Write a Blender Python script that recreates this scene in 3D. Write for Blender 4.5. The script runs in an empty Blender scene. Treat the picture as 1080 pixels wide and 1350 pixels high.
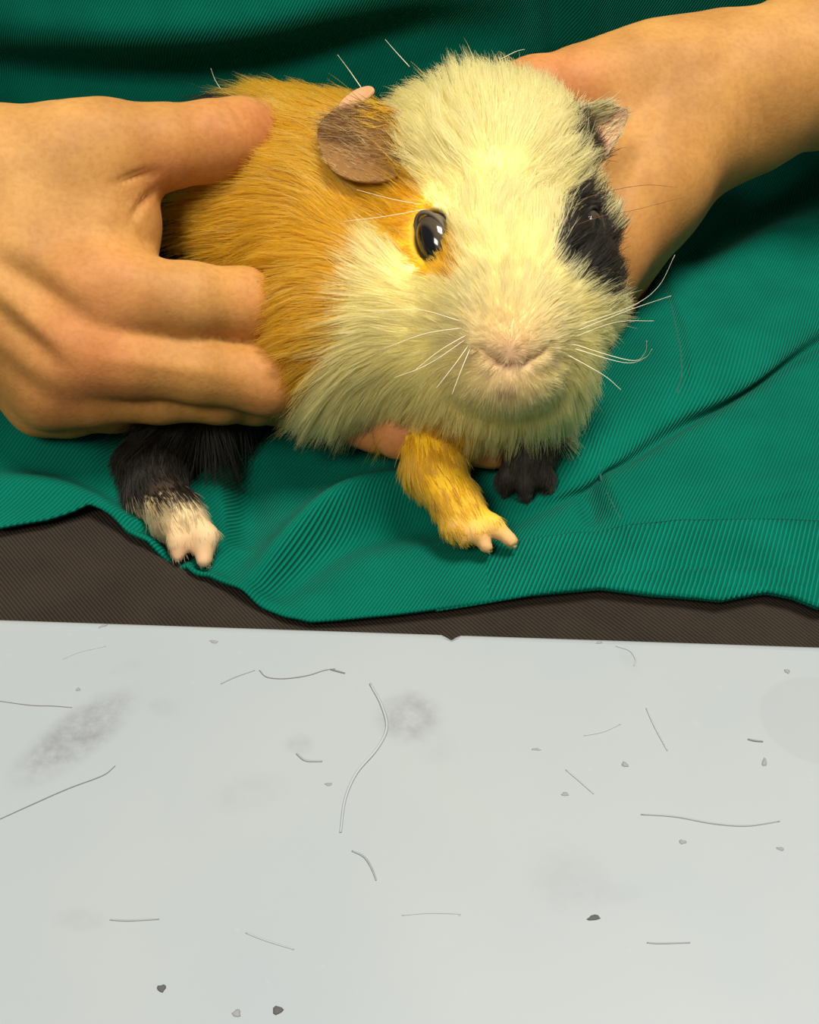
import bpy, math, random
import numpy as np
from mathutils import Vector, Matrix, kdtree

rng = np.random.default_rng(11)
random.seed(5)
SC = bpy.context.scene
COL = SC.collection

# ------------------------------------------------------------------ camera
FPX = 1568.0                       # focal length in pixels of the 1080x1350 frame
CAM = np.array([0.0, 0.0, 0.925])
PITCH = math.radians(42.0)
cam_data = bpy.data.cameras.new('camera')
cam_data.sensor_fit = 'HORIZONTAL'
cam_data.sensor_width = 36.0
cam_data.lens = 36.0 * FPX / 1080.0
cam_data.clip_start = 0.01
cam_data.clip_end = 50
cam = bpy.data.objects.new('camera', cam_data)
COL.objects.link(cam)
cam.location = CAM
cam.rotation_euler = (math.pi / 2 - PITCH, 0, 0)
SC.camera = cam

# ------------------------------------------------------------------ world, lights, exposure
world = bpy.data.worlds.new('world')
SC.world = world
world.use_nodes = True
wb = world.node_tree.nodes['Background']
wb.inputs[0].default_value = (1.0, 0.94, 0.82, 1)
wb.inputs[1].default_value = 0.16


def area(name, loc, target, size, size_y, power, color):
    ld = bpy.data.lights.new(name, 'AREA')
    ld.shape = 'RECTANGLE'
    ld.size = size
    ld.size_y = size_y
    ld.energy = power
    ld.color = color
    o = bpy.data.objects.new(name, ld)
    COL.objects.link(o)
    o.location = loc
    d = Vector(target) - Vector(loc)
    o.rotation_euler = d.to_track_quat('-Z', 'Y').to_euler()
    return o


area('panel_or_fill_light', (0.40, 0.27, 2.40), (0.0, 0.25, 0.7), 0.55, 0.55, 42, (1.0, 0.95, 0.84))  # the ceiling panel overhead
area('panel_or_fill_light', (-0.65, -1.10, 2.40), (0.0, 0.25, 0.7), 0.60, 0.60, 32, (1.0, 0.94, 0.80))  # added fill lamp, not a known fixture; brightens the chest and front-facing surfaces

SC.view_settings.view_transform = 'Standard'
SC.view_settings.look = 'None'
SC.view_settings.exposure = 0.0
SC.view_settings.gamma = 1.0
SC.view_settings.use_curve_mapping = False

# ------------------------------------------------------------------ helpers
cp, sp = math.cos(PITCH), math.sin(PITCH)
RX = np.array([1.0, 0, 0])
RUP = np.array([0.0, sp, cp])       # camera up in world
RF = np.array([0.0, cp, -sp])       # view direction
RCAM = np.stack([RX, RUP, RF], 1)


def P(px, py, d):
    return CAM + RX * ((px - 540.0) / FPX * d) + RUP * (-(py - 675.0) / FPX * d) + RF * d


def project(p):
    q = p - CAM
    d = q @ RF
    return 540.0 + FPX * (q @ RX) / d, 675.0 - FPX * (q @ RUP) / d, d


def on_plane(px, py, z):
    r = RX * ((px - 540.0) / FPX) + RUP * (-(py - 675.0) / FPX) + RF
    t = (z - CAM[2]) / r[2]
    return CAM + r * t


def smooth(a, b, x):
    t = np.clip((x - a) / (b - a), 0, 1)
    return t * t * (3 - 2 * t)


def pl_dist(px, py, pts):
    """signed distance (pixels) from arrays px,py to a polyline; positive on its left side walking along; also 0..1 along."""
    best = np.full(px.shape, 1e9)
    sign = np.ones(px.shape)
    along = np.zeros(px.shape)
    pts = [np.array(p, float) for p in pts]
    seg = [np.linalg.norm(b - a) for a, b in zip(pts[:-1], pts[1:])]
    tot = sum(seg)
    acc = 0.0
    for (a, b), L in zip(zip(pts[:-1], pts[1:]), seg):
        ab = b - a
        h = np.clip(((px - a[0]) * ab[0] + (py - a[1]) * ab[1]) / (L * L), 0, 1)
        dx = px - (a[0] + h * ab[0])
        dy = py - (a[1] + h * ab[1])
        d = np.sqrt(dx * dx + dy * dy)
        s = np.sign(ab[0] * dy - ab[1] * dx)
        m = d < best
        best = np.where(m, d, best)
        sign = np.where(m, s, sign)
        along = np.where(m, (acc + h * L) / tot, along)
        acc += L
    return best * sign, along


def catmull(pts, n):
    pts = np.array(pts, float)
    ext = np.vstack([2 * pts[0] - pts[1], pts, 2 * pts[-1] - pts[-2]])
    out = []
    for i in range(len(pts) - 1):
        p0, p1, p2, p3 = ext[i], ext[i + 1], ext[i + 2], ext[i + 3]
        for t in np.linspace(0, 1, n, endpoint=False):
            out.append(0.5 * ((2 * p1) + (-p0 + p2) * t + (2 * p0 - 5 * p1 + 4 * p2 - p3) * t * t + (-p0 + 3 * p1 - 3 * p2 + p3) * t ** 3))
    out.append(pts[-1])
    return np.array(out)


def in_poly(px, py, poly):
    inside = np.zeros(px.shape, bool)
    n = len(poly)
    for i in range(n):
        x1, y1 = poly[i]
        x2, y2 = poly[(i + 1) % n]
        c = ((y1 > py) != (y2 > py)) & (px < (x2 - x1) * (py - y1) / ((y2 - y1) + 1e-9) + x1)
        inside ^= c
    return inside


def sine_noise(p, scale, seed, octaves=3):
    """cheap coherent noise -1..1 at points p"""
    r = np.random.default_rng(seed)
    out = np.zeros(len(p))
    for _ in range(octaves * 4):
        k = r.normal(size=3)
        k = k / np.linalg.norm(k) * r.uniform(0.6, 1.6) * 2 * math.pi / scale
        out += np.sin(p @ k + r.uniform(0, 6.28))
    return out / math.sqrt(octaves * 4) / 1.2


# ---- signed distance grids
class Grid:
    def __init__(self, xs, ys, zs, fill=0.03):
        self.x, self.y, self.z = (np.asarray(a, np.float32) for a in (xs, ys, zs))
        self.D = np.full((len(self.x), len(self.y), len(self.z)), fill, np.float32)

    def layer(self, fill=0.03):
        g = Grid.__new__(Grid)
        g.x, g.y, g.z = self.x, self.y, self.z
        g.D = np.full(self.D.shape, fill, np.float32)
        return g

    def _sub(self, lo, hi):
        s = []
        for a, l, h in zip((self.x, self.y, self.z), lo, hi):
            i0 = int(np.searchsorted(a, l))
            i1 = int(np.searchsorted(a, h))
            if i1 <= i0:
                return None
            s.append(slice(i0, i1))
        return tuple(s)

    def _apply(self, lo, hi, fn, k, mode='add'):
        s = self._sub(lo, hi)
        if s is None:
            return
        X = self.x[s[0]][:, None, None]
        Y = self.y[s[1]][None, :, None]
        Z = self.z[s[2]][None, None, :]
        d = fn(X, Y, Z)
        a = self.D[s]
        if mode == 'cut':
            d = -d
            h = np.clip(0.5 - 0.5 * (d - a) / k, 0, 1)
            self.D[s] = d * (1 - h) + a * h + k * h * (1 - h)
        else:
            h = np.clip(0.5 + 0.5 * (a - d) / k, 0, 1)
            self.D[s] = a * (1 - h) + d * h - k * h * (1 - h)

    def cone(self, a, b, ra, rb, k=0.004, mode='add'):
        a = np.asarray(a, float); b = np.asarray(b, float)
        m = max(ra, rb) + 0.022
        lo = np.minimum(a, b) - m
        hi = np.maximum(a, b) + m
        ba = b - a
        bb = float(ba @ ba) + 1e-12

        def fn(X, Y, Z):
            dx, dy, dz = X - a[0], Y - a[1], Z - a[2]
            h = np.clip((dx * ba[0] + dy * ba[1] + dz * ba[2]) / bb, 0, 1)
            ex, ey, ez = dx - h * ba[0], dy - h * ba[1], dz - h * ba[2]
            return (np.sqrt(ex * ex + ey * ey + ez * ez) - (ra + (rb - ra) * h)).astype(np.float32)
        self._apply(lo, hi, fn, k, mode)

    def chain(self, pts, k=0.003, mode='add'):
        """pts: (x,y,z),radius list"""
        for (a, ra), (b, rb) in zip(pts[:-1], pts[1:]):
            self.cone(a, b, ra, rb, k, mode)

    def ellip(self, c, r, R=None, k=0.006, mode='add'):
        c = np.asarray(c, float)
        R = np.eye(3) if R is None else R
        m = max(r) + 0.022

        def fn(X, Y, Z):
            dx, dy, dz = X - c[0], Y - c[1], Z - c[2]
            q = [dx * R[0, i] + dy * R[1, i] + dz * R[2, i] for i in range(3)]
            k0 = np.sqrt(sum((q[i] / r[i]) ** 2 for i in range(3)))
            k1 = np.sqrt(sum((q[i] / r[i] ** 2) ** 2 for i in range(3))) + 1e-9
            return (k0 * (k0 - 1) / k1).astype(np.float32)
        self._apply(c - m, c + m, fn, k, mode)

    def merge(self, other, k):
        a, d = self.D, other.D
        h = np.clip(0.5 + 0.5 * (a - d) / k, 0, 1)
        self.D = (a * (1 - h) + d * h - k * h * (1 - h)).astype(np.float32)

    def sample(self, p):
        idx = []
        for ax, a in zip(range(3), (self.x, self.y, self.z)):
            idx.append(np.interp(p[:, ax], a, np.arange(len(a))))
        i = [np.clip(np.floor(q).astype(int), 0, n - 2) for q, n in zip(idx, self.D.shape)]
        f = [q - ii for q, ii in zip(idx, i)]
        out = 0
        for dx in (0, 1):
            for dy in (0, 1):
                for dz in (0, 1):
                    w = (f[0] if dx else 1 - f[0]) * (f[1] if dy else 1 - f[1]) * (f[2] if dz else 1 - f[2])
                    out = out + w * self.D[i[0] + dx, i[1] + dy, i[2] + dz]
        return out

    def ray(self, px, py, d0=0.24, d1=0.45):
        ds = np.linspace(d0, d1, 1200)
        pts = np.array([P(px, py, d) for d in ds])
        s = self.sample(pts)
        w = np.where(s < 0)[0]
        return ds[w[0]] if len(w) else None

    def mesh(self):
        D = self.D
        nx, ny, nz = D.shape
        neg = D < 0
        c = neg[:-1, :-1, :-1].astype(np.int8)
        tot = np.zeros((nx - 1, ny - 1, nz - 1), np.int8)
        for dx in (0, 1):
            for dy in (0, 1):
                for dz in (0, 1):
                    tot += neg[dx:nx - 1 + dx, dy:ny - 1 + dy, dz:nz - 1 + dz]
        act = np.argwhere((tot > 0) & (tot < 8))
        I, J, K = act.T
        vid = np.full((nx - 1, ny - 1, nz - 1), -1, np.int32)
        vid[I, J, K] = np.arange(len(act))
        corner = [(a, b, cc) for a in (0, 1) for b in (0, 1) for cc in (0, 1)]
        val = {q: D[I + q[0], J + q[1], K + q[2]] for q in corner}
        acc = np.zeros((len(act), 3)); cnt = np.zeros(len(act))
        for q in corner:
            for ax in range(3):
                if q[ax] == 0:
                    r = list(q); r[ax] = 1; r = tuple(r)
                    a, b = val[q], val[r]
                    m = (a < 0) != (b < 0)
                    t = np.where(m, a / np.where(m, a - b, 1), 0)
                    pt = np.tile(np.array(q, float), (len(act), 1))
                    pt[:, ax] = t
                    acc += np.where(m[:, None], pt, 0)
                    cnt += m
        fr = acc / cnt[:, None] + act
        V = np.stack([np.interp(fr[:, 0], np.arange(nx), self.x), np.interp(fr[:, 1], np.arange(ny), self.y), np.interp(fr[:, 2], np.arange(nz), self.z)], 1)
        faces = []
        for ax in range(3):
            o = [a for a in range(3) if a != ax]
            sl0 = [slice(None)] * 3; sl1 = [slice(None)] * 3
            sl0[ax] = slice(0, -1); sl1[ax] = slice(1, None)
            A, B = neg[tuple(sl0)], neg[tuple(sl1)]
            E = np.argwhere(A != B)
            ok = (E[:, o[0]] > 0) & (E[:, o[1]] > 0) & (E[:, o[0]] < D.shape[o[0]] - 1) & (E[:, o[1]] < D.shape[o[1]] - 1)
            E = E[ok]
            flip = A[E[:, 0], E[:, 1], E[:, 2]]
            def v(da, db):
                q = E.copy(); q[:, o[0]] += da; q[:, o[1]] += db
                return vid[q[:, 0], q[:, 1], q[:, 2]]
            quad = np.stack([v(-1, -1), v(0, -1), v(0, 0), v(-1, 0)], 1)
            if ax == 1:
                flip = ~flip
            quad[~flip] = quad[~flip][:, ::-1]
            faces.append(quad)
        return V, np.vstack(faces)


def mesh_obj(name, V, F, mat=None, parent=None, smooth_shade=True, color=None, attr='tint', uv=None):
    me = bpy.data.meshes.new(name)
    V = np.asarray(V, np.float32)
    if isinstance(F, np.ndarray):
        n = F.shape[1]
        me.vertices.add(len(V)); me.vertices.foreach_set('co', V.ravel())
        me.loops.add(F.size); me.loops.foreach_set('vertex_index', F.ravel().astype(np.int32))
        me.polygons.add(len(F)); me.polygons.foreach_set('loop_start', np.arange(0, F.size, n, dtype=np.int32))
        me.update(calc_edges=True)
    else:
        me.from_pydata([tuple(map(float, v)) for v in V], [], F)
    me.validate()
    if color is not None:
        a = me.attributes.new(attr, 'FLOAT_COLOR', 'POINT')
        c = np.ones((len(V), 4), np.float32); c[:, :3] = color
        a.data.foreach_set('color', c.ravel())
    if uv is not None:
        ul = me.uv_layers.new(name='UVMap')
        li = np.empty(len(me.loops), np.int32); me.loops.foreach_get('vertex_index', li)
        ul.data.foreach_set('uv', np.asarray(uv, np.float32)[li].ravel())
    if smooth_shade:
        me.polygons.foreach_set('use_smooth', np.ones(len(me.polygons), bool))
    me.update()
    o = bpy.data.objects.new(name, me)
    COL.objects.link(o)
    if mat:
        me.materials.append(mat)
    if parent:
        o.parent = parent
    return o


def tag(o, label=None, cat=None, group=None, kind=None):
    if label: o['label'] = label
    if cat: o['category'] = cat
    if group: o['group'] = group
    if kind: o['kind'] = kind
    return o


def empty(name, loc=(0, 0, 0)):
    o = bpy.data.objects.new(name, None)
    COL.objects.link(o)
    o.location = loc
    o.empty_display_size = 0.02
    return o


def tube(pts, rad, sides=6):
    pts = np.asarray(pts, float)
    n = len(pts)
    rad = np.broadcast_to(np.asarray(rad, float), (n,))
    T = np.gradient(pts, axis=0)
    T /= np.linalg.norm(T, axis=1)[:, None] + 1e-12
    ref = np.array([0, 0, 1.0]) if abs(T[0][2]) < 0.9 else np.array([1.0, 0, 0])
    V, F = [], []
    for i in range(n):
        u = np.cross(T[i], ref); u /= np.linalg.norm(u) + 1e-12
        w = np.cross(T[i], u)
        ref = np.cross(u, T[i])
        for s in range(sides):
            a = 2 * math.pi * s / sides
            V.append(pts[i] + rad[i] * (math.cos(a) * u + math.sin(a) * w))
    for i in range(n - 1):
        for s in range(sides):
            t = (s + 1) % sides
            F.append((i * sides + s, i * sides + t, (i + 1) * sides + t, (i + 1) * sides + s))
    F.append(tuple(range(sides))[::-1])
    F.append(tuple((n - 1) * sides + s for s in range(sides)))
    return V, F


def box(lo, hi):
    x0, y0, z0 = lo; x1, y1, z1 = hi
    V = [(x0, y0, z0), (x1, y0, z0), (x1, y1, z0), (x0, y1, z0), (x0, y0, z1), (x1, y0, z1), (x1, y1, z1), (x0, y1, z1)]
    F = [(0, 3, 2, 1), (4, 5, 6, 7), (0, 1, 5, 4), (1, 2, 6, 5), (2, 3, 7, 6), (3, 0, 4, 7)]
    return V, F


# ---- materials
def new_mat(name):
    m = bpy.data.materials.new(name)
    m.use_nodes = True
    nt = m.node_tree
    return m, nt, nt.nodes['Principled BSDF']


def simple_mat(name, col, rough=0.6, spec=0.5):
    m, nt, b = new_mat(name)
    b.inputs['Base Color'].default_value = (*col, 1)
    b.inputs['Roughness'].default_value = rough
    b.inputs['Specular IOR Level'].default_value = spec
    n = nt.nodes.new('ShaderNodeTexNoise'); n.inputs['Scale'].default_value = 900
    bp = nt.nodes.new('ShaderNodeBump'); bp.inputs['Strength'].default_value = 0.1; bp.inputs['Distance'].default_value = 0.0005
    nt.links.new(n.outputs[0], bp.inputs['Height']); nt.links.new(bp.outputs[0], b.inputs['Normal'])
    return m


def mathn(nt, op, a, b=None):
    n = nt.nodes.new('ShaderNodeMath'); n.operation = op
    for i, v in enumerate((a, b)):
        if v is None: continue
        if isinstance(v, (int, float)): n.inputs[i].default_value = v
        else: nt.links.new(v, n.inputs[i])
    return n.outputs[0]


def twill_mat(name, dark, light, pitch, angle, bump=0.5, rough=0.85, sheen=0.01):
    """woven twill: diagonal ribs along UV (metres)"""
    m, nt, b = new_mat(name)
    uv = nt.nodes.new('ShaderNodeUVMap'); uv.uv_map = 'UVMap'
    sep = nt.nodes.new('ShaderNodeSeparateXYZ'); nt.links.new(uv.outputs[0], sep.inputs[0])
    ca, sa = math.cos(angle), math.sin(angle)
    t = mathn(nt, 'ADD', mathn(nt, 'MULTIPLY', sep.outputs[0], ca), mathn(nt, 'MULTIPLY', sep.outputs[1], sa))
    w = mathn(nt, 'SINE', mathn(nt, 'MULTIPLY', t, 2 * math.pi / pitch))
    # thread steps across the rib
    t2 = mathn(nt, 'ADD', mathn(nt, 'MULTIPLY', sep.outputs[0], -sa), mathn(nt, 'MULTIPLY', sep.outputs[1], ca))
    w2 = mathn(nt, 'SINE', mathn(nt, 'MULTIPLY', t2, 2 * math.pi / (pitch * 0.8)))
    h = mathn(nt, 'ADD', w, mathn(nt, 'MULTIPLY', w2, 0.08))
    noise = nt.nodes.new('ShaderNodeTexNoise'); noise.inputs['Scale'].default_value = 60; noise.inputs['Detail'].default_value = 4
    nt.links.new(uv.outputs[0], noise.inputs['Vector'])
    f = mathn(nt, 'ADD', mathn(nt, 'MULTIPLY', h, 0.45), mathn(nt, 'MULTIPLY', noise.outputs[0], 1.0))
    mix = nt.nodes.new('ShaderNodeMix'); mix.data_type = 'RGBA'
    nt.links.new(f, mix.inputs[0])
    mix.inputs[6].default_value = (*dark, 1); mix.inputs[7].default_value = (*light, 1)
    nt.links.new(mix.outputs[2], b.inputs['Base Color'])
    bp = nt.nodes.new('ShaderNodeBump'); bp.inputs['Strength'].default_value = bump; bp.inputs['Distance'].default_value = pitch * 0.25
    nt.links.new(h, bp.inputs['Height']); nt.links.new(bp.outputs[0], b.inputs['Normal'])
    b.inputs['Roughness'].default_value = rough
    b.inputs['Specular IOR Level'].default_value = 0.05
    b.inputs['Sheen Weight'].default_value = sheen
    b.inputs['Sheen Roughness'].default_value = 0.4
    return m


def skin_mat():
    m, nt, b = new_mat('skin')
    at = nt.nodes.new('ShaderNodeAttribute'); at.attribute_name = 'tint'
    geo = nt.nodes.new('ShaderNodeTexCoord')
    n1 = nt.nodes.new('ShaderNodeTexNoise'); n1.inputs['Scale'].default_value = 55; n1.inputs['Detail'].default_value = 5
    n2 = nt.nodes.new('ShaderNodeTexNoise'); n2.inputs['Scale'].default_value = 420; n2.inputs['Detail'].default_value = 4
    vo = nt.nodes.new('ShaderNodeTexVoronoi'); vo.feature = 'DISTANCE_TO_EDGE'; vo.inputs['Scale'].default_value = 700
    for n in (n1, n2, vo): nt.links.new(geo.outputs['Object'], n.inputs['Vector'])
    ramp = nt.nodes.new('ShaderNodeMix'); ramp.data_type = 'RGBA'; ramp.blend_type = 'MULTIPLY'
    ramp.inputs[0].default_value = 1.0
    cr = nt.nodes.new('ShaderNodeValToRGB')
    cr.color_ramp.elements[0].position = 0.3; cr.color_ramp.elements[0].color = (0.80, 0.73, 0.70, 1)
    cr.color_ramp.elements[1].position = 0.7; cr.color_ramp.elements[1].color = (1.06, 1.05, 1.04, 1)
    nt.links.new(n1.outputs[0], cr.inputs[0])
    nt.links.new(at.outputs['Color'], ramp.inputs[6]); nt.links.new(cr.outputs[0], ramp.inputs[7])
    n3 = nt.nodes.new('ShaderNodeTexNoise'); n3.inputs['Scale'].default_value = 620; n3.inputs['Detail'].default_value = 3
    nt.links.new(geo.outputs['Object'], n3.inputs['Vector'])
    c3 = nt.nodes.new('ShaderNodeValToRGB')
    c3.color_ramp.elements[0].position = 0.30; c3.color_ramp.elements[0].color = (0.90, 0.85, 0.80, 1)
    c3.color_ramp.elements[1].position = 0.60; c3.color_ramp.elements[1].color = (1, 1, 1, 1)
    nt.links.new(n3.outputs[0], c3.inputs[0])
    pores = nt.nodes.new('ShaderNodeMix'); pores.data_type = 'RGBA'; pores.blend_type = 'MULTIPLY'; pores.inputs[0].default_value = 1.0
    nt.links.new(ramp.outputs[2], pores.inputs[6]); nt.links.new(c3.outputs[0], pores.inputs[7])
    nt.links.new(pores.outputs[2], b.inputs['Base Color'])
    h = mathn(nt, 'ADD', mathn(nt, 'MULTIPLY', n2.outputs[0], 0.6), mathn(nt, 'MULTIPLY', vo.outputs[0], 0.8))
    bp = nt.nodes.new('ShaderNodeBump'); bp.inputs['Strength'].default_value = 0.16; bp.inputs['Distance'].default_value = 0.0005
    nt.links.new(h, bp.inputs['Height']); nt.links.new(bp.outputs[0], b.inputs['Normal'])
    b.inputs['Roughness'].default_value = 0.62
    b.inputs['Specular IOR Level'].default_value = 0.28
    b.inputs['Subsurface Weight'].default_value = 0.15
    b.inputs['Subsurface Radius'].default_value = (1.0, 0.35, 0.15)
    b.inputs['Subsurface Scale'].default_value = 0.004
    return m


def fur_mat():
    m = bpy.data.materials.new('fur')
    m.use_nodes = True
    nt = m.node_tree
    nt.nodes.remove(nt.nodes['Principled BSDF'])
    at = nt.nodes.new('ShaderNodeAttribute'); at.attribute_name = 'tint'
    h = nt.nodes.new('ShaderNodeBsdfHairPrincipled')
    h.model = 'CHIANG'
    h.parametrization = 'COLOR'
    nt.links.new(at.outputs['Color'], h.inputs['Color'])
    h.inputs['Roughness'].default_value = 0.42
    h.inputs['Radial Roughness'].default_value = 0.55
    h.inputs['Coat'].default_value = 0.0
    df = nt.nodes.new('ShaderNodeBsdfDiffuse'); tr = nt.nodes.new('ShaderNodeBsdfTranslucent')
    nt.links.new(at.outputs['Color'], df.inputs[0]); nt.links.new(at.outputs['Color'], tr.inputs[0])
    m1 = nt.nodes.new('ShaderNodeMixShader'); m1.inputs[0].default_value = 0.45
    nt.links.new(df.outputs[0], m1.inputs[1]); nt.links.new(tr.outputs[0], m1.inputs[2])
    m2 = nt.nodes.new('ShaderNodeMixShader'); m2.inputs[0].default_value = 0.42
    nt.links.new(h.outputs[0], m2.inputs[1]); nt.links.new(m1.outputs[0], m2.inputs[2])
    nt.links.new(m2.outputs[0], nt.nodes['Material Output'].inputs['Surface'])
    return m


def coat_mat():
    m, nt, b = new_mat('coat_skin')
    at = nt.nodes.new('ShaderNodeAttribute'); at.attribute_name = 'tint'
    nt.links.new(at.outputs['Color'], b.inputs['Base Color'])
    b.inputs['Roughness'].default_value = 0.6
    b.inputs['Specular IOR Level'].default_value = 0.3
    n = nt.nodes.new('ShaderNodeTexNoise'); n.inputs['Scale'].default_value = 900
    bp = nt.nodes.new('ShaderNodeBump'); bp.inputs['Strength'].default_value = 0.3; bp.inputs['Distance'].default_value = 0.0005
    nt.links.new(n.outputs[0], bp.inputs['Height']); nt.links.new(bp.outputs[0], b.inputs['Normal'])
    return m


M_skin = skin_mat()
M_fur = fur_mat()
M_coat = coat_mat()
M_green = twill_mat('green_twill', (0.0004, 0.088, 0.058), (0.001, 0.150, 0.102), 0.00092, math.radians(-28), 0.75)
M_green_band = twill_mat('green_twill_band', (0.0004, 0.080, 0.053), (0.001, 0.178, 0.122), 0.00115, math.radians(-22), 0.85)
M_brown = twill_mat('brown_twill', (0.018, 0.014, 0.011), (0.040, 0.031, 0.024), 0.0009, math.radians(40), 0.5)
M_thread = simple_mat('green_thread', (0.001, 0.075, 0.055), 0.8)

# ------------------------------------------------------------------ setting: floor and wall behind
V, F = box((-2.5, -2.5, -0.05), (2.5, 2.5, 0.0))
floor = mesh_obj('floor', V, F, simple_mat('floor_vinyl', (0.35, 0.34, 0.32), 0.5), smooth_shade=False)
tag(floor, kind='structure')
V, F = box((-2.5, 2.5, 0.0), (2.5, 2.6, 2.7))
wall = mesh_obj('wall_back', V, F, simple_mat('wall_paint', (0.62, 0.62, 0.58), 0.8), smooth_shade=False)
tag(wall, kind='structure')

# ------------------------------------------------------------------ white table
TZ = 0.74
e0 = on_plane(0, 812, TZ); e1 = on_plane(1080, 848, TZ)
edir = (e1 - e0); edir /= np.linalg.norm(edir)
eout = np.array([edir[1], -edir[0], 0.0])          # towards the camera, along the top
emid = (e0 + e1) / 2


def table_pt(px, py):
    return on_plane(px, py, TZ)


def table_mat():
    m, nt, b = new_mat('white_laminate')
    tc = nt.nodes.new('ShaderNodeTexCoord')
    col = None
    base = nt.nodes.new('ShaderNodeTexNoise'); base.inputs['Scale'].default_value = 14; base.inputs['Detail'].default_value = 3
    nt.links.new(tc.outputs['Object'], base.inputs['Vector'])
    cr = nt.nodes.new('ShaderNodeValToRGB')
    cr.color_ramp.elements[0].position = 0.35; cr.color_ramp.elements[0].color = (0.285, 0.318, 0.352, 1)
    cr.color_ramp.elements[1].position = 0.65; cr.color_ramp.elements[1].color = (0.308, 0.335, 0.354, 1)
    nt.links.new(base.outputs[0], cr.inputs[0])
    cur = cr.outputs[0]
    grime = nt.nodes.new('ShaderNodeTexNoise'); grime.inputs['Scale'].default_value = 220; grime.inputs['Detail'].default_value = 6; grime.inputs['Roughness'].default_value = 0.7
    nt.links.new(tc.outputs['Object'], grime.inputs['Vector'])
    # stains: centre px, radii px, turn, strength, hardness
    stains = [((100, 970), (108, 36), 52, 1.0, 0.20, 1), ((540, 945), (50, 40), -20, 0.75, 0.2, 1), ((575, 985), (38, 24), -40, 0.16, 0.2, 1), ((1085, 950), (70, 62), 80, 0.14, 0.9, 0),
              ((395, 982), (22, 16), 0, 0.30, 0.2, 1), ((215, 932), (30, 14), -20, 0.18, 0.2, 1), ((750, 1160), (55, 40), 10, 0.22, 0.2, 1), ((105, 1213), (36, 14), 0, 0.22, 0.2, 1),
              ((330, 1045), (60, 26), 20, 0.14, 0.2, 1), ((165, 880), (30, 10), 30, 0.12, 0.2, 1), ((800, 1180), (50, 14), 10, 0.14, 0.2, 1), ((830, 870), (14, 26), 20, 0.14, 0.2, 1)]
    for (c, r, ang, stren, hard, gr) in stains:
        w = table_pt(*c)
        cx = (w - emid) @ edir; cy = (w - emid) @ (-eout)
        rx = r[0] / FPX * 0.255; ry = r[1] / FPX * 0.255 * 1.25
        mp = nt.nodes.new('ShaderNodeMapping'); mp.vector_type = 'TEXTURE'
        mp.inputs['Location'].default_value = (cx, cy, 0)
        mp.inputs['Rotation'].default_value = (0, 0, math.radians(ang))
        mp.inputs['Scale'].default_value = (rx, ry, 1)
        nt.links.new(tc.outputs['Object'], mp.inputs[0])
        gd = nt.nodes.new('ShaderNodeTexGradient'); gd.gradient_type = 'SPHERICAL'
        nt.links.new(mp.outputs[0], gd.inputs[0])
        g = gd.outputs['Fac']
        sm = nt.nodes.new('ShaderNodeMapRange'); sm.interpolation_type = 'SMOOTHSTEP'
        sm.inputs['From Max'].default_value = max(0.03, 0.8 * (1 - hard)); nt.links.new(g, sm.inputs['Value'])
        g = sm.outputs[0]
        if gr:
            gm = nt.nodes.new('ShaderNodeMapRange'); gm.inputs['From Min'].default_value = 0.38; gm.inputs['From Max'].default_value = 0.62
            nt.links.new(grime.outputs[0], gm.inputs['Value'])
            g = mathn(nt, 'MULTIPLY', g, mathn(nt, 'ADD', mathn(nt, 'MULTIPLY', gm.outputs[0], 0.7), 0.25))
        g = mathn(nt, 'MULTIPLY', g, stren)
        mx = nt.nodes.new('ShaderNodeMix'); mx.data_type = 'RGBA'
        nt.links.new(g, mx.inputs[0]); nt.links.new(cur, mx.inputs[6])
        mx.inputs[7].default_value = (0.20, 0.21, 0.23, 1)
        cur = mx.outputs[2]
    # fine wear flecks
    vo = nt.nodes.new('ShaderNodeTexNoise'); vo.inputs['Scale'].default_value = 340; vo.inputs['Detail'].default_value = 2
    nt.links.new(tc.outputs['Object'], vo.inputs['Vector'])
    mr = nt.nodes.new('ShaderNodeMapRange'); mr.inputs['From Min'].default_value = 0.70; mr.inputs['From Max'].default_value = 0.80; mr.inputs['To Max'].default_value = 0.35
    nt.links.new(vo.outputs[0], mr.inputs['Value'])
    mx = nt.nodes.new('ShaderNodeMix'); mx.data_type = 'RGBA'
    nt.links.new(mr.outputs[0], mx.inputs[0]); nt.links.new(cur, mx.inputs[6]); mx.inputs[7].default_value = (0.36, 0.38, 0.40, 1)
    nt.links.new(mx.outputs[2], b.inputs['Base Color'])
    b.inputs['Roughness'].default_value = 0.45
    b.inputs['Specular IOR Level'].default_value = 0.35
    return m


M_table = table_mat()
table = empty('table', (float(emid[0]), float(emid[1]), 0.0))
table.rotation_euler = (0, 0, math.atan2(edir[1], edir[0]))
tag(table, 'worn white laminate table top with smudges and scratches, in front of the lap', 'table')
# slab built as a rounded profile run along the edge; the nick in the edge is real
T_TH, T_DEP, T_R = 0.025, 0.62, 0.0022
prof = [(0 - T_DEP, 0.0), (-0.004, 0.0)]
for a in np.linspace(90, 0, 5):
    prof.append((-T_R + T_R * math.cos(math.radians(a)), -T_R + T_R * math.sin(math.radians(a))))
prof += [(0, -T_TH), (-T_DEP, -T_TH)]
nick = (table_pt(595, 831) - emid) @ edir
xs_t = sorted(set([-0.6, 0.6] + list(np.linspace(-0.15, 0.15, 61)) + list(nick + np.linspace(-0.006, 0.006, 13))))
V, F = [], []
npf = len(prof)
for x in xs_t:
    dent = 0.0008 * math.exp(-((x - nick) / 0.0011) ** 2)
    for k, (y, z) in enumerate(prof):
        yy = y - (dent if 2 <= k <= 6 else 0)
        zz = z - (dent * 0.8 if 3 <= k <= 5 else 0)
        V.append((x, yy, zz + TZ))
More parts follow.
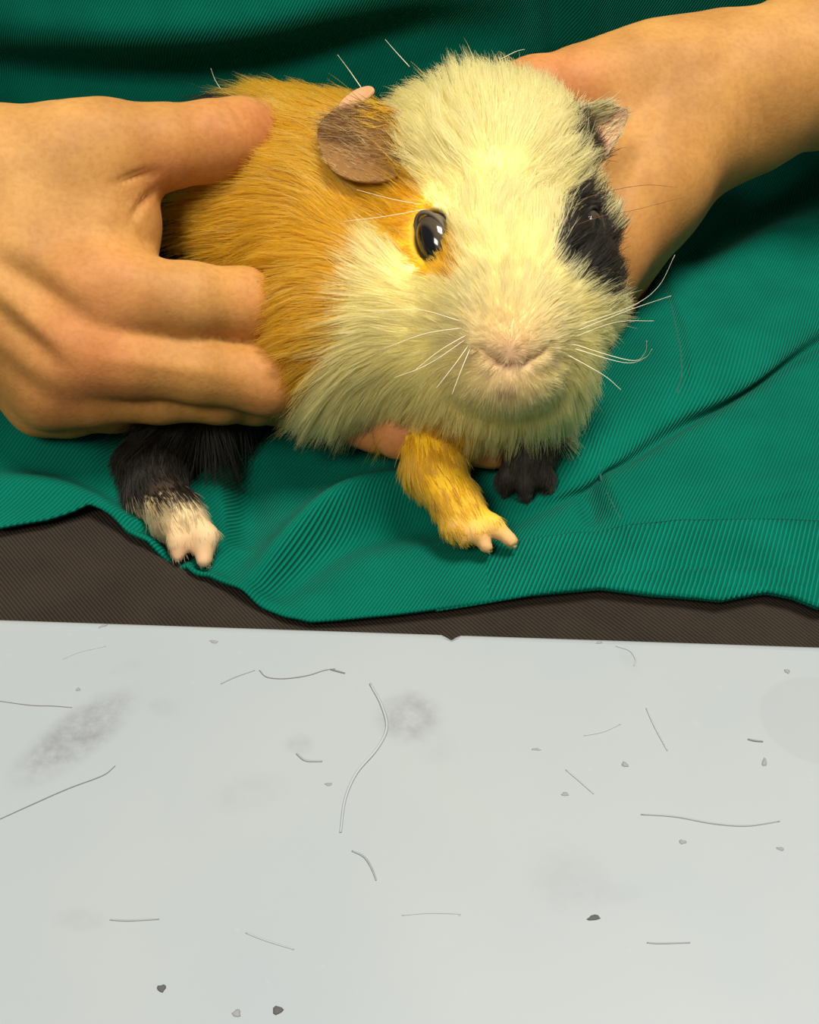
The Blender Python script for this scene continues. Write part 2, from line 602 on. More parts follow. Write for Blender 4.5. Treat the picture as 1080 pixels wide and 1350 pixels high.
for i in range(len(xs_t) - 1):
    for k in range(npf):
        l = (k + 1) % npf
        F.append((i * npf + k, (i + 1) * npf + k, (i + 1) * npf + l, i * npf + l))
F.append(tuple(range(npf))); F.append(tuple((len(xs_t) - 1) * npf + k for k in range(npf))[::-1])
top = mesh_obj('table_top', np.array(V) - np.array([0, 0, TZ]), F, M_table, table, smooth_shade=False)
top.location = (0, 0, TZ)
import bmesh
bm = bmesh.new(); bm.from_mesh(top.data); bmesh.ops.recalc_face_normals(bm, faces=bm.faces); bm.to_mesh(top.data); bm.free()
M_steel = simple_mat('grey_steel', (0.4, 0.4, 0.42), 0.35)
for sx in (-0.55, 0.55):
    for sy in (-0.57, -0.05):
        V, F = box((sx - 0.018, sy - 0.018, 0), (sx + 0.018, sy + 0.018, TZ - T_TH))
        mesh_obj('leg', V, F, M_steel, table, smooth_shade=False)

# ------------------------------------------------------------------ the person: one body
mm = 0.001


def seg(lo, hi, step):
    return np.arange(lo, hi, step)


gx = np.concatenate([seg(-0.46, -0.20, 0.006), seg(-0.20, 0.19, 0.00125), seg(0.19, 0.46, 0.006)])
gy = np.concatenate([seg(0.19, 0.235, 0.004), seg(0.235, 0.455, 0.00125), seg(0.455, 0.76, 0.007)])
gz = np.concatenate([seg(0.50, 0.69, 0.008), seg(0.69, 0.84, 0.00125), seg(0.84, 1.30, 0.008)])
palm = Grid(gx, gy, gz)
fing = palm.layer()


def C(pts):
    return [(P(a, b, d), r * mm) for a, b, d, r in pts]


# --- hand entering from the left of the picture
pc = palm.chain
wr = (P(-95, 300, 0.335))
pc([(np.array([-0.33, 0.45, 0.83]), 0.042), (np.array([-0.235, 0.375, 0.797]), 0.037), (wr, 0.026)], 0.01)
pc(C([(-95, 258, .330, 20), (0, 232, .322, 17), (95, 217, .321, 14.5)]), 0.008)               # thumb metacarpal
pc(C([(-95, 285, .330, 18), (30, 330, .319, 13.5), (135, 385, .3155, 12)]), 0.008)          # index metacarpal
pc(C([(-95, 310, .333, 18), (10, 390, .320, 13), (105, 460, .3175, 12)]), 0.008)            # middle
pc(C([(-95, 325, .338, 17), (-10, 425, .326, 12.5), (72, 510, .323, 11)]), 0.008)           # ring
pc(C([(-95, 340, .345, 16), (-30, 440, .336, 11), (55, 524, .333, 9.5)]), 0.008)           # little
pc(C([(60, 270, .321, 14), (130, 295, .323, 11), (150, 300, .325, 9.5)]), 0.010)             # web muscle
pc(C([(140, 235, .324, 10), (158, 290, .326, 9.0), (160, 340, .324, 9.0)]), 0.006)          # web
fc = fing.chain
fc(C([(95, 212, .321, 15), (140, 200, .322, 13.0), (215, 194, .327, 10.6), (280, 187, .334, 10.4), (318, 178, .342, 9.6), (352, 170, .352, 8.0)]), 0.005)
kf = 0.0012
tmp = fing.layer(); tmp.chain(C([(130, 385, .3150, 12.4), (180, 393, .3155, 11), (250, 398, .3185, 10.2), (322, 402, .327, 9.9), (348, 408, .338, 9.3), (380, 440, .356, 8.3), (430, 480, .372, 7.4)]), 0.003); fing.merge(tmp, kf)
tmp = fing.layer(); tmp.chain(C([(105, 463, .3165, 12), (170, 474, .3180, 10.2), (260, 487, .322, 8.9), (350, 502, .329, 9.2), (380, 510, .338, 8.8), (420, 535, .357, 8.0), (465, 548, .374, 7.2)]), 0.003); fing.merge(tmp, kf)
tmp = fing.layer(); tmp.chain(C([(75, 507, .3235, 10.5), (125, 520, .3245, 8.2), (210, 524, .3290, 7.0), (290, 525, .336, 7.0), (335, 527, .345, 7.0), (385, 535, .362, 6.8)]), 0.003); fing.merge(tmp, kf)
tmp = fing.layer(); tmp.chain(C([(58, 530, .3325, 9), (95, 541, .3335, 6.8), (150, 540, .3385, 6.2), (215, 536, .345, 6.2), (260, 536, .355, 6), (310, 535, .367, 5.8)]), 0.003); fing.merge(tmp, kf)

# --- hand entering from the right of the picture
pc([(np.array([0.335, 0.50, 0.835]), 0.043), (P(1230, 40, .425), 0.033), (P(1085, 85, .412), 0.0265), (P(990, 118, .405), 0.0235), (P(945, 128, .402), 0.0225)], 0.008)
pc(C([(985, 158, .406, 16), (955, 172, .405, 15), (905, 170, .400, 20.5), (850, 245, .388, 18.5), (778, 345, .374, 15.5)]), 0.010)                        # outer edge of the hand down to the index knuckle
pc(C([(950, 112, .404, 20), (880, 118, .397, 18), (820, 118, .390, 17)]), 0.010)
pc(C([(890, 160, .402, 21), (830, 200, .394, 19), (800, 300, .388, 16)]), 0.010)
pc(C([(900, 170, .412, 20), (850, 260, .405, 17), (815, 330, .402, 14)]), 0.010)
pc(C([(930, 78, .402, 12), (860, 78, .396, 10)]), 0.010)
tmp = fing.layer(); tmp.chain(C([(830, 115, .391, 17), (770, 122, .384, 14), (705, 128, .377, 11.6), (620, 150, .372, 9)]), 0.005); fing.merge(tmp, kf)
tmp = fing.layer(); tmp.chain(C([(782, 345, .374, 14.5), (755, 430, .370, 11), (732, 518, .362, 9.6), (700, 568, .352, 8.8), (650, 578, .343, 8.2), (585, 577, .339, 8.0), (525, 573, .338, 7.2)]), 0.003); fing.merge(tmp, kf)
tmp = fing.layer(); tmp.chain(C([(800, 335, .388, 14), (760, 430, .382, 11), (728, 515, .375, 9.6), (660, 558, .362, 8.6), (560, 560, .353, 8.2), (500, 560, .349, 8.0), (455, 553, .348, 7.2)]), 0.003); fing.merge(tmp, kf)
tmp = fing.layer(); tmp.chain(C([(815, 330, .402, 13), (780, 430, .397, 10), (740, 500, .392, 9), (640, 525, .380, 8), (540, 530, .372, 7.2)]), 0.003); fing.merge(tmp, kf)
tmp = fing.layer(); tmp.chain(C([(835, 320, .412, 11), (800, 420, .410, 8.5), (755, 480, .405, 7.5), (680, 500, .397, 6.6)]), 0.003); fing.merge(tmp, kf)
palm.merge(fing, 0.006)
hands = palm.layer(); hands.D[:] = palm.D
# --- trunk and upper arms (under the clothes)
pc([(np.array([-0.33, 0.45, 0.83]), 0.042), (np.array([-0.18, 0.60, 1.12]), 0.050)], 0.02)
pc([(np.array([0.335, 0.50, 0.835]), 0.043), (np.array([0.18, 0.60, 1.12]), 0.050)], 0.02)
pc([(np.array([-0.07, 0.60, 0.62]), 0.09), (np.array([-0.05, 0.60, 1.10]), 0.085)], 0.03)
pc([(np.array([0.07, 0.60, 0.62]), 0.09), (np.array([0.05, 0.60, 1.10]), 0.085)], 0.03)
pc([(np.array([-0.18, 0.60, 1.12]), 0.052), (np.array([0.18, 0.60, 1.12]), 0.052)], 0.03)
pc([(np.array([0.0, 0.60, 1.14]), 0.055), (np.array([0.0, 0.59, 1.235]), 0.052)], 0.02)
V, F = palm.mesh()


def vnormals(V, F):
    n = np.cross(V[F[:, 2]] - V[F[:, 0]], V[F[:, 3 if F.shape[1] == 4 else 1]] - V[F[:, 1 if F.shape[1] == 4 else 0]])
    N = np.zeros_like(V)
    for k in range(F.shape[1]):
        np.add.at(N, F[:, k], n)
    return N / (np.linalg.norm(N, axis=1)[:, None] + 1e-12)


N = vnormals(V, F)
px, py, dd = project(V)
front = (N @ RF) < 0.1
disp = np.zeros(len(V))
# creases: polyline, depth mm, half width px
creases = [([(985, 95), (993, 130), (995, 175), (992, 200)], -0.5, 4), ([(972, 105), (978, 150), (976, 200)], -0.3, 4), ([(1003, 120), (1008, 165), (1004, 195)], -0.3, 4),
           ([(292, 140), (298, 155), (312, 172)], -0.5, 3), ([(304, 138), (312, 152), (324, 165)], -0.4, 3), ([(283, 142), (288, 160), (296, 172)], -0.25, 3),
           ([(146, 244), (180, 232), (212, 226)], -0.7, 5), ([(172, 292), (185, 270), (206, 250)], -0.9, 5), ([(180, 300), (192, 316), (206, 322)], -0.5, 4),
           ([(330, 370), (337, 400), (336, 438)], -0.25, 3), ([(346, 372), (352, 402), (350, 442)], -0.25, 3), ([(356, 470), (362, 500), (360, 535)], -0.3, 3)]
for pts, a, w in creases:
    d, al = pl_dist(px, py, pts)
    disp += np.where(front, 1.6 * a * mm * np.exp(-(d / w) ** 2) * np.sin(np.pi * np.clip(al * 0.9 + 0.05, 0, 1)), 0)
# tendons and bones: soft ridges and hollows
ridges = [([(-20, 300), (60, 345), (125, 385)], 0.9, 18), ([(-30, 360), (40, 420), (100, 465)], 1.3, 16), ([(-30, 420), (20, 465), (70, 512)], 1.1, 14),
          ([(-20, 335), (60, 385), (120, 425)], -1.4, 14), ([(-20, 390), (40, 445), (85, 490)], -1.2, 12), ([(120, 470), (240, 485), (330, 498)], 0.5, 10),
          ([(890, 120), (850, 190), (830, 280)], 0.7, 14), ([(868, 100), (852, 150), (860, 220)], -0.8, 16), ([(940, 70), (900, 60), (850, 60)], 0.6, 14), ([(985, 60), (940, 90), (905, 95)], -0.5, 14)]
for pts, a, w in ridges:
    d, al = pl_dist(px, py, pts)
    disp += np.where(front, a * mm * np.exp(-(d / w) ** 2) * np.sin(np.pi * np.clip(al * 0.86 + 0.07, 0, 1)), 0)
V = V + N * disp[:, None]
tint = np.tile(np.array([0.475, 0.240, 0.062]), (len(V), 1))


def blotch(pt, r, col, w):
    k = w * np.exp(-(((V - P(*pt)) ** 2).sum(1)) / (r * mm) ** 2)
    tint[:] = tint * (1 - k[:, None]) + np.array(col) * k[:, None]


red = (0.50, 0.180, 0.062)
for pt, r, w in [((130, 385, .305), 14, .5), ((120, 475, .307), 13, .7), ((90, 520, .315), 9, .5), ((300, 185, .325), 14, .5), ((350, 165, .335), 10, .8), ((215, 225, .32), 9, .6), ((345, 400, .315), 10, .35),
                 ((380, 520, .32), 12, .5), ((720, 110, .365), 16, .7), ((760, 110, .37), 15, .4), ((455, 560, .34), 12, .8), ((530, 580, .33), 12, .7), ((620, 585, .335), 14, .4), ((820, 360, .37), 14, .35)]:
    blotch(pt, r, red, w)
for pt, r, w in [((40, 260, .31), 22, .4), ((60, 180, .31), 14, .3), ((880, 120, .38), 16, .35), ((250, 385, .31), 10, .3), ((1050, 60, .39), 20, .3)]:
    blotch(pt, r, (0.54, 0.31, 0.11), w)
for pt, r, w in [((60, 470, .315), 12, .35), ((1000, 150, .39), 14, .35), ((940, 200, .39), 14, .3)]:
    blotch(pt, r, (0.37, 0.175, 0.048), w)
person = mesh_obj('person', V, F, M_skin, None, True, tint)
tag(person, 'seated person in green scrubs and brown trousers, both bare hands holding the guinea pig', 'person')
palm = None; fing = None; tmp = None

# ------------------------------------------------------------------ guinea pig: one body
gp = Grid(seg(-0.135, 0.095, 0.00100), seg(0.200, 0.43, 0.00100), seg(0.680, 0.832, 0.00100))
ge = lambda a, b, d, r, k=0.01: gp.ellip(P(a, b, d), [q * mm for q in r], RCAM, k)
# trunk
gp.chain(C([(470, 318, .365, 38), (380, 318, .378, 40), (300, 318, .392, 38)]), 0.012)
gp.chain(C([(560, 380, .352, 31), (460, 370, .358, 33)]), 0.012)
ge(585, 470, .345, (38, 18, 20))
ge(438, 412, .3350, (17, 26, 21))
# head
ge(634, 246, .340, (31, 28, 29))
gp.chain(C([(645, 290, .325, 23), (662, 370, .311, 18), (671, 428, .3015, 12.5)]), 0.012)
gp.chain(C([(545, 405, .330, 24), (600, 450, .322, 18)]), 0.014)
gp.chain(C([(726, 395, .325, 17), (704, 445, .318, 14.5)]), 0.014)
gp.cone(P(640, 490, .322), P(690, 490, .322), 0.015, 0.014, 0.012)
ge(671, 450, .2965, (7.5, 5.0, 5), 0.006)
ge(668, 498, .303, (11, 7, 8), 0.006)
# brows and eye bulges
for ex, ey, ed, er in ((578, 316, .318, 10), (758, 300, .326, 10)):
    gp.ellip(P(ex, ey, ed), [er * mm] * 3, None, 0.008)
EYE_L = P(578, 319, gp.ray(578, 319) + 0.0050); EYE_R = P(772, 300, gp.ray(772, 300) + 0.0058)
print('RAYS', [(q, gp.ray(*q)) for q in ((571, 311), (762, 302), (480, 185), (430, 180), (530, 150), (540, 200), (480, 130), (780, 170), (765, 150), (672, 455))])
# front legs
gp.chain(C([(548, 545, .343, 10), (572, 615, .330, 7.2), (598, 656, .3238, 5.6), (612, 672, .3215, 5.2)]), 0.004)
for t in ([(606, 674, .321, 3.0), (606, 694, .3188, 2.2), (611, 711, .3183, 1.7)], [(614, 676, .3205, 3.3), (628, 700, .3180, 2.4), (641, 721, .3176, 1.8)], [(620, 672, .321, 3.2), (650, 692, .3184, 2.5), (674, 713, .3176, 1.9)],
          [(600, 668, .323, 2.6), (590, 686, .3215, 2.0), (593, 699, .3203, 1.5)]):
    gp.chain(C(t), 0.002)
gp.chain(C([(690, 535, .345, 9), (692, 590, .339, 7.0), (694, 612, .337, 6.2)]), 0.004)
for t in ([(680, 612, .336, 3.2), (668, 630, .3355, 2.6), (667, 642, .3355, 1.9)], [(694, 616, .3355, 3.2), (694, 636, .3345, 2.6), (693, 649, .3345, 2.0)], [(706, 612, .336, 3.0), (717, 625, .3350, 2.5), (723, 637, .3348, 1.9)]):
    gp.chain(C(t), 0.002)
# hind leg
gp.chain(C([(330, 470, .372, 24), (255, 540, .358, 15), (205, 610, .342, 8.5), (203, 640, .334, 6.5), (228, 672, .3255, 5.4), (243, 690, .3230, 4.8)]), 0.006)
for t in ([(238, 688, .3225, 3.6), (237, 712, .3203, 3.0), (235, 731, .3195, 2.0)], [(246, 688, .3230, 2.8), (256, 708, .3215, 2.0), (257, 722, .3206, 1.5)], [(250, 684, .3230, 3.8), (272, 708, .3205, 3.2), (269, 738, .3190, 2.2)]):
    gp.chain(C(t), 0.002)
# sockets for the eyes (the ball is longer than wide)
def eye_frame(ax, turn):
    ax = np.array(ax) / np.linalg.norm(ax)
    lg = RX * math.sin(turn) - RUP * math.cos(turn)
    lg = lg - ax * (lg @ ax); lg /= np.linalg.norm(lg)
    return np.stack([np.cross(ax, lg), lg, ax], 1)


EYES = [(EYE_L, eye_frame([-0.66, -0.60, 0.36], 0.50), np.array([0.0052, 0.0080, 0.0054])), (EYE_R, eye_frame([0.80, -0.45, 0.35], -0.2), np.array([0.0042, 0.0052, 0.0046]))]
for c, R_, r_ in EYES:
    gp.ellip(c, list(r_ + 0.0003), R_, 0.0015, 'cut')
# nostrils and mouth
def carve(p0, p1, r, push=0.0006):
    d0, d1 = gp.ray(*p0), gp.ray(*p1)
    if d0 and d1:
        gp.cone(P(*p0, d0 + push), P(*p1, d1 + push), r, r * 0.8, 0.0012, 'cut')
carve((639, 463), (658, 476), 0.0011); carve((717, 459), (692, 476), 0.0010)
carve((658, 478), (690, 478), 0.0006)
carve((672, 480), (669, 500), 0.0004)
# where hands press into the coat
hx = hands.sample(np.stack(np.meshgrid(gp.x, gp.y, gp.z, indexing='ij'), -1).reshape(-1, 3).astype(np.float32)).reshape(gp.D.shape).astype(np.float32)
gp.D = np.maximum(gp.D, 0.0005 - hx)
del hx
GV, GF = gp.mesh()
# keep the one connected body (drop crumbs the hands cut off)
def largest(V, F):
    lab = np.arange(len(V))
    while True:
        m = lab[F].min(1)
        new = lab.copy()
        for k in range(4):
            np.minimum.at(new, F[:, k], m)
        new = new[new]
        if (new == lab).all(): break
        lab = new
    u, c = np.unique(lab, return_counts=True)
    keep = lab == u[c.argmax()]
    idx = np.cumsum(keep) - 1
    Fk = F[keep[F].all(1)]
    return V[keep], idx[Fk]
GV, GF = largest(GV, GF)
GN = vnormals(GV, GF)

CREAM = np.array([0.98, 0.88, 0.40]); ORANGE = np.array([0.84, 0.47, 0.012]); BLACK = np.array([0.013, 0.010, 0.007])
PINK = np.array([0.78, 0.45, 0.27]); TAN = np.array([0.36, 0.21, 0.07])
orange_edge = [(-400, -200), (505, -200), (500, 95), (512, 130), (528, 165), (536, 215), (556, 255), (590, 290), (606, 335), (596, 368), (560, 362), (530, 335), (505, 300), (490, 294), (472, 312), (456, 345), (446, 385), (438, 425), (426, 462), (408, 495), (388, 525), (430, 700), (-400, 700)]
black_eye = [(768, 236), (792, 250), (812, 300), (822, 345), (812, 390), (798, 388), (778, 362), (748, 348), (734, 322), (740, 286), (752, 256)]
black_ear = [(752, 140), (772, 150), (790, 185), (800, 215), (790, 235), (770, 215), (752, 175)]
NOSE = P(672, 470, .290)
LEG_L = [P(548, 545, .343), P(572, 615, .330), P(600, 660, .3235), P(622, 684, .3205), P(640, 715, .318)]
LEG_R = [P(690, 535, .345), P(692, 590, .339), P(694, 612, .337), P(694, 645, .3345)]
LEG_H = [P(300, 500, .365), P(255, 540, .358), P(205, 610, .342), P(203, 640, .334), P(228, 672, .3255), P(250, 735, .319)]


def chain_dist(p, pts):
    best = np.full(len(p), 1e9); dirs = np.zeros((len(p), 3)); al = np.zeros(len(p))
    for i, (a, b) in enumerate(zip(pts[:-1], pts[1:])):
        ab = b - a; h = np.clip((p - a) @ ab / (ab @ ab), 0, 1)
        d = np.linalg.norm(p - a - h[:, None] * ab, axis=1)
        m = d < best
        best = np.where(m, d, best); dirs[m] = ab / np.linalg.norm(ab); al = np.where(m, i + h, al)
    return best, dirs, al


def coat_colour(p, jitter=0.0):
    n = len(p)
    x, y, d = project(p)
    x = x + rng.normal(0, 1, n) * jitter; y = y + rng.normal(0, 1, n) * jitter
    col = np.tile(CREAM, (n, 1))
    og = in_poly(x, y, orange_edge)
    og |= (d > 0.362) & (x < 600)
    col[og] = ORANGE
    bk = in_poly(x, y, black_eye) | (in_poly(x, y, black_ear) & (d < .36))
    bk |= (d > 0.352) & (x > 735) & (y > 150)
    col[bk] = BLACK
    rump = (x < 305 + 14 * np.sin(y * 0.05)) & (d > 0.345)
    col[rump] = BLACK
    back = (d > 0.388) & (x < 420)
    col[back] = BLACK
    dl, _, al = chain_dist(p, LEG_L)
    m = (dl < 0.0150) & (y > 552) & (x < 690) & (p[:, 2] < 0.730)
    col[m] = ORANGE * np.array([0.95, 1.0, 1.3])
    dl, _, al = chain_dist(p, LEG_R)
    m = (dl < 0.011) & (y > 575) & (x > 640)
    col[m] = BLACK * 1.3
    dl, _, al = chain_dist(p, LEG_H)
    m = (dl < 0.026) & (y > 500) & (x < 380)
    col[m] = BLACK
    m = (dl < 0.012) & (y + rng.normal(0, 7, n) > 660) & (x < 330)
    col[m] = np.array([0.62, 0.50, 0.27])
    return col


skin = coat_colour(GV)
gx_, gy_, gd_ = project(GV)
dn = np.linalg.norm(GV - NOSE, axis=1)
k = np.exp(-(dn / 0.010) ** 2)[:, None] * 0.9
skin = skin * (1 - k) + PINK * k
wd, wal = pl_dist(gx_, gy_, [(646, 180), (650, 225), (660, 275)])
k = (np.exp(-(wd / 9) ** 2) * (gd_ < .34))[:, None] * 0.8
skin = skin * (1 - k) + PINK * k
for pts, r in (((LEG_H[-1],), .012), ((P(640, 719, .3178), P(673, 713, .3178), P(607, 708, .3185)), .005)):
    for q in pts:
        k = np.exp(-((GV - q) ** 2).sum(1) / r ** 2)[:, None] * 0.85
        skin = skin * (1 - k) + np.array([0.62, 0.36, 0.20]) * k
for c, R_, r_ in EYES:
    k = np.exp(-(np.linalg.norm(((GV - c) @ R_) / r_, axis=1) / 1.16) ** 10)[:, None]
    skin = skin * (1 - k) + np.array([0.10, 0.065, 0.035]) * k
# dark nostril and mouth lining
for a, b in (((641, 463), (658, 476)), ((716, 459), (692, 476)), ((658, 478), (690, 478)), ((662, 509), (676, 509))):
    d, al = pl_dist(gx_, gy_, [a, b])
    k = (np.exp(-(d / 4.5) ** 2) * (gd_ < .312))[:, None] * 0.8
    skin = skin * (1 - k) + np.array([0.42, 0.20, 0.11]) * k
guinea = mesh_obj('guinea_pig', GV, GF, M_coat, None, True, skin)
tag(guinea, 'young guinea pig with cream face, orange back and black eye patch held on the lap', 'guinea pig')

# --- ears: thin cupped shells
def shell(name, outline, centre, cup, cols, parent, rim=None, thick=0.0011):
    out = np.array([P(*q) for q in catmull([o for o in outline], 5)])
    c = P(*centre)
    rings = [out]
    V = []
    levels = [1.0, 0.93, 0.8, 0.6, 0.4, 0.2]
    for l in levels:
        q = c + (out - c) * l
        q = q + RF * cup * (1 - l ** 2)
        V.append(q)
    n = len(out)
    VV = np.vstack(V + [(c + RF * cup)[None]])
    F = []
    for r in range(len(levels) - 1):
        for i in range(n):
            j = (i + 1) % n
            F.append((r * n + i, r * n + j, (r + 1) * n + j, (r + 1) * n + i))
    for i in range(n):
        F.append(((len(levels) - 1) * n + i, (len(levels) - 1) * n + (i + 1) % n, len(levels) * n))
    col = np.zeros((len(VV), 3))
    for r in range(len(levels)):
        col[r * n:(r + 1) * n] = np.array(cols[0]) * levels[r] + np.array(cols[1]) * (1 - levels[r])
    col[-1] = cols[1]
    if rim is not None:
        for idx, cc in rim:
            for r in (0, 1):
                col[r * n + np.array(idx) % n] = cc
    o = mesh_obj(name, VV, F, M_coat, parent, True, col)
    s = o.modifiers.new('thickness', 'SOLIDIFY'); s.thickness = thick; s.offset = 0
    sub = o.modifiers.new('round', 'SUBSURF'); sub.levels = 1; sub.render_levels = 1
    return o, VV, F


ear_l, EV, EF = shell('ear', [(535, 150, .3215), (505, 136, .3215), (472, 137, .322), (440, 145, .3235), (421, 163, .325), (419, 188, .3265), (429, 215, .3225), (450, 233, .321), (482, 241, .319), (520, 236, .316), (550, 205, .3135)],
                      (480, 187, .3205), 0.003, ((0.24, 0.112, 0.024), (0.15, 0.068, 0.016)), guinea)
tag(ear_l, 'tan drooping ear with a thin bare edge')
ear_b, EV2, EF2 = shell('ear_fold', [(444, 143, .3225), (452, 131, .324), (468, 119, .3255), (486, 114, .3255), (494, 119, .324), (482, 131, .3225), (464, 143, .3215)], (468, 130, .3235), 0.001, ((0.52, 0.28, 0.13), (0.56, 0.30, 0.15)), ear_l)
tag(ear_b, 'pink folded upper edge')
ear_r, EV3, EF3 = shell('ear', [(752, 142, .334), (785, 134, .338), (812, 138, .343), (828, 147, .345), (823, 168, .346), (808, 195, .346), (792, 215, .344), (770, 212, .338), (752, 180, .334)],
                        (788, 168, .341), 0.003, ((0.42, 0.26, 0.14), (0.62, 0.25, 0.16)), guinea)
tag(ear_r, 'ear with pink skin under black and white hairs')

# --- eyes
def uv_ball(c, r, axis, n=28, m=18):
    axis = axis / np.linalg.norm(axis)
    u = np.cross(axis, [0, 0, 1.0]); u /= np.linalg.norm(u); w = np.cross(axis, u)
    V, F = [], []
    for i in range(m + 1):
        th = math.pi * i / m
        for j in range(n):
            ph = 2 * math.pi * j / n
            V.append(c + r * (math.cos(th) * axis + math.sin(th) * (math.cos(ph) * u + math.sin(ph) * w)))
    for i in range(m):
        for j in range(n):
            k = (j + 1) % n
            F.append((i * n + j, (i + 1) * n + j, (i + 1) * n + k, i * n + k))
    return np.array(V), F


def eye_mat():
    m, nt, b = new_mat('eye_gloss')
    at = nt.nodes.new('ShaderNodeAttribute'); at.attribute_name = 'tint'
    nt.links.new(at.outputs['Color'], b.inputs['Base Color'])
    b.inputs['Roughness'].default_value = 0.13
    b.inputs['Specular IOR Level'].default_value = 0.4
    b.inputs['Coat Weight'].default_value = 0.35
    b.inputs['Coat Roughness'].default_value = 0.03
    return m


M_eye = eye_mat()
M_lid_dark = simple_mat('eyelid_skin_dark', (0.012, 0.010, 0.008), 0.6)
M_lid = simple_mat('eyelid_skin', (0.11, 0.085, 0.055), 0.7)
for c, R_, r_ in EYES:
    V, F = uv_ball(np.zeros(3), 1.0, np.array([0.001, 0, 1.0]))
    th = np.arccos(np.clip(V[:, 2], -1, 1))
    V = c + (V * r_) @ R_.T
    col = np.where((th < 0.55)[:, None], np.array([0.004, 0.005, 0.006]), np.array([0.060, 0.045, 0.030]))
    col = np.where((th > 1.10)[:, None], np.array([0.13, 0.11, 0.08]), col)
    e = mesh_obj('eye', V, F, M_eye, guinea, True, col)
    # lids: a soft almond ring round the ball
    ring = []
    for a in np.linspace(0, 2 * math.pi, 41):
        q = np.array([math.cos(a) * r_[0] * 0.93, math.sin(a) * r_[1] * 1.0, r_[2] * (0.42 - 0.12 * math.cos(2 * a))])
        ring.append(c + R_ @ q)
    tv, tf = tube(ring, 0.0006, 8)
    mesh_obj('eyelid', tv, tf, M_lid if c is EYE_L else M_lid_dark, e)

# --- claws
M_claw = simple_mat('claw', (0.45, 0.33, 0.2), 0.35)
M_claw_dark = simple_mat('claw_dark', (0.05, 0.035, 0.025), 0.35)
for q, dv, m in [((609, 711, .3183), (1, 5), M_claw), ((641, 720, .3175), (3, 6), M_claw), ((674, 714, .3175), (4, 6), M_claw), ((596, 701, .3202), (1, 5), M_claw), ((667, 643, .3352), (0, 6), M_claw_dark), ((693, 650, .334), (0, 7), M_claw_dark),
                 ((724, 638, .3345), (2, 6), M_claw_dark), ((235, 732, .3193), (-2, 6), M_claw), ((257, 723, .3204), (0, 5), M_claw), ((269, 739, .3188), (-2, 6), M_claw)]:
    a = P(*q); b = P(q[0] + dv[0], q[1] + dv[1], q[2] - 0.0002); c2 = P(q[0] + dv[0] * 1.6, q[1] + dv[1] * 1.8, q[2] + 0.0006)
    tv, tf = tube([a + (a - b) * 0.5, a, b, c2], [0.0008, 0.00085, 0.0006, 0.0001], 6)
    mesh_obj('claw', tv, tf, m, guinea)

# --- fur
RUMP = P(300, 300, .392); SHOULDER = P(560, 330, .345)
BDIR = (RUMP - SHOULDER) / np.linalg.norm(RUMP - SHOULDER)
WHORL = P(654, 228, .311)
DOWN = np.array([0, 0, -1.0])


def nrm(v):
    return v / (np.linalg.norm(v, axis=1)[:, None] + 1e-9)


def sample_surface(V, F, N, n):
    tri = np.vstack([F[:, [0, 1, 2]], F[:, [0, 2, 3]]])
    a, b, c = V[tri[:, 0]], V[tri[:, 1]], V[tri[:, 2]]
    ar = np.linalg.norm(np.cross(b - a, c - a), axis=1)
    i = rng.choice(len(tri), n, p=ar / ar.sum())
    r1, r2 = np.sqrt(rng.random(n)), rng.random(n)
    w = np.stack([1 - r1, r1 * (1 - r2), r1 * r2], 1)
    p = sum(w[:, [k]] * V[tri[i, k]] for k in range(3))
    nn = nrm(sum(w[:, [k]] * N[tri[i, k]] for k in range(3)))
    return p, nn


NH = 260000
R, RN = sample_surface(GV, GF, GN, NH)
near = (np.linalg.norm(GV[GF].mean(1) - NOSE, axis=1) < 0.020)
Rb, RNb = sample_surface(GV, GF[near], GN, 16000)
R = np.vstack([R, Rb]); RN = np.vstack([RN, RNb])
keep = hands.sample(R) > 0.0012
R, RN = R[keep], RN[keep]
x, y, d = project(R)
dnose = np.linalg.norm(R - NOSE, axis=1)
def eye_clear(p):
    return np.min([np.linalg.norm(((p - c) @ R_) / r_, axis=1) + (0.0 if c is EYE_L else 0.15) for c, R_, r_ in EYES], axis=0)


deye = eye_clear(R)
dl1, dir1, al1 = chain_dist(R, LEG_L)
dl2, dir2, al2 = chain_dist(R, LEG_R)
dl3, dir3, al3 = chain_dist(R, LEG_H)
onleg1 = (dl1 < 0.0125) & (y > 548) & (x < 690) & (R[:, 2] < 0.728)
onleg2 = (dl2 < 0.0125) & (y > 560) & (x > 640) & (R[:, 2] < 0.726)
onleg3 = (dl3 < 0.022) & (y > 560) & (x < 330)
# direction
f = nrm(R - NOSE)
wbody = smooth(0.055, 0.095, dnose)[:, None] * smooth(600, 470, x)[:, None]
f = f * (1 - wbody) + (BDIR * 1.0 + DOWN * 0.35 + RX * -0.3) * wbody
wf = np.exp(-(((x - 400) / 55) ** 2 + ((y - 425) / 95) ** 2))[:, None] * (d < .345)[:, None]
f = f * (1 - wf) + (RX * -1.0 + RUP * -0.30 - RF * 0.25) * wf
chest = smooth(430, 520, y) * (dnose > 0.016)
f = f + DOWN[None] * (chest * 0.75)[:, None]
rw = R - WHORL
kw = np.exp(-(np.linalg.norm(rw, axis=1) / 0.020) ** 2)
f = f + rw / (np.linalg.norm(rw, axis=1)[:, None] + 1e-6) * (kw * 0.9)[:, None]
f = np.where(onleg1[:, None], dir1, f); f = np.where(onleg2[:, None], dir2, f); f = np.where(onleg3[:, None], dir3, f)
for s in range(3):
    f[:, s] += 0.20 * sine_noise(R, 0.012, 40 + s) + 0.16 * sine_noise(R, 0.0045, 60 + s)
f = f - RN * (f * RN).sum(1)[:, None]
f = nrm(f)
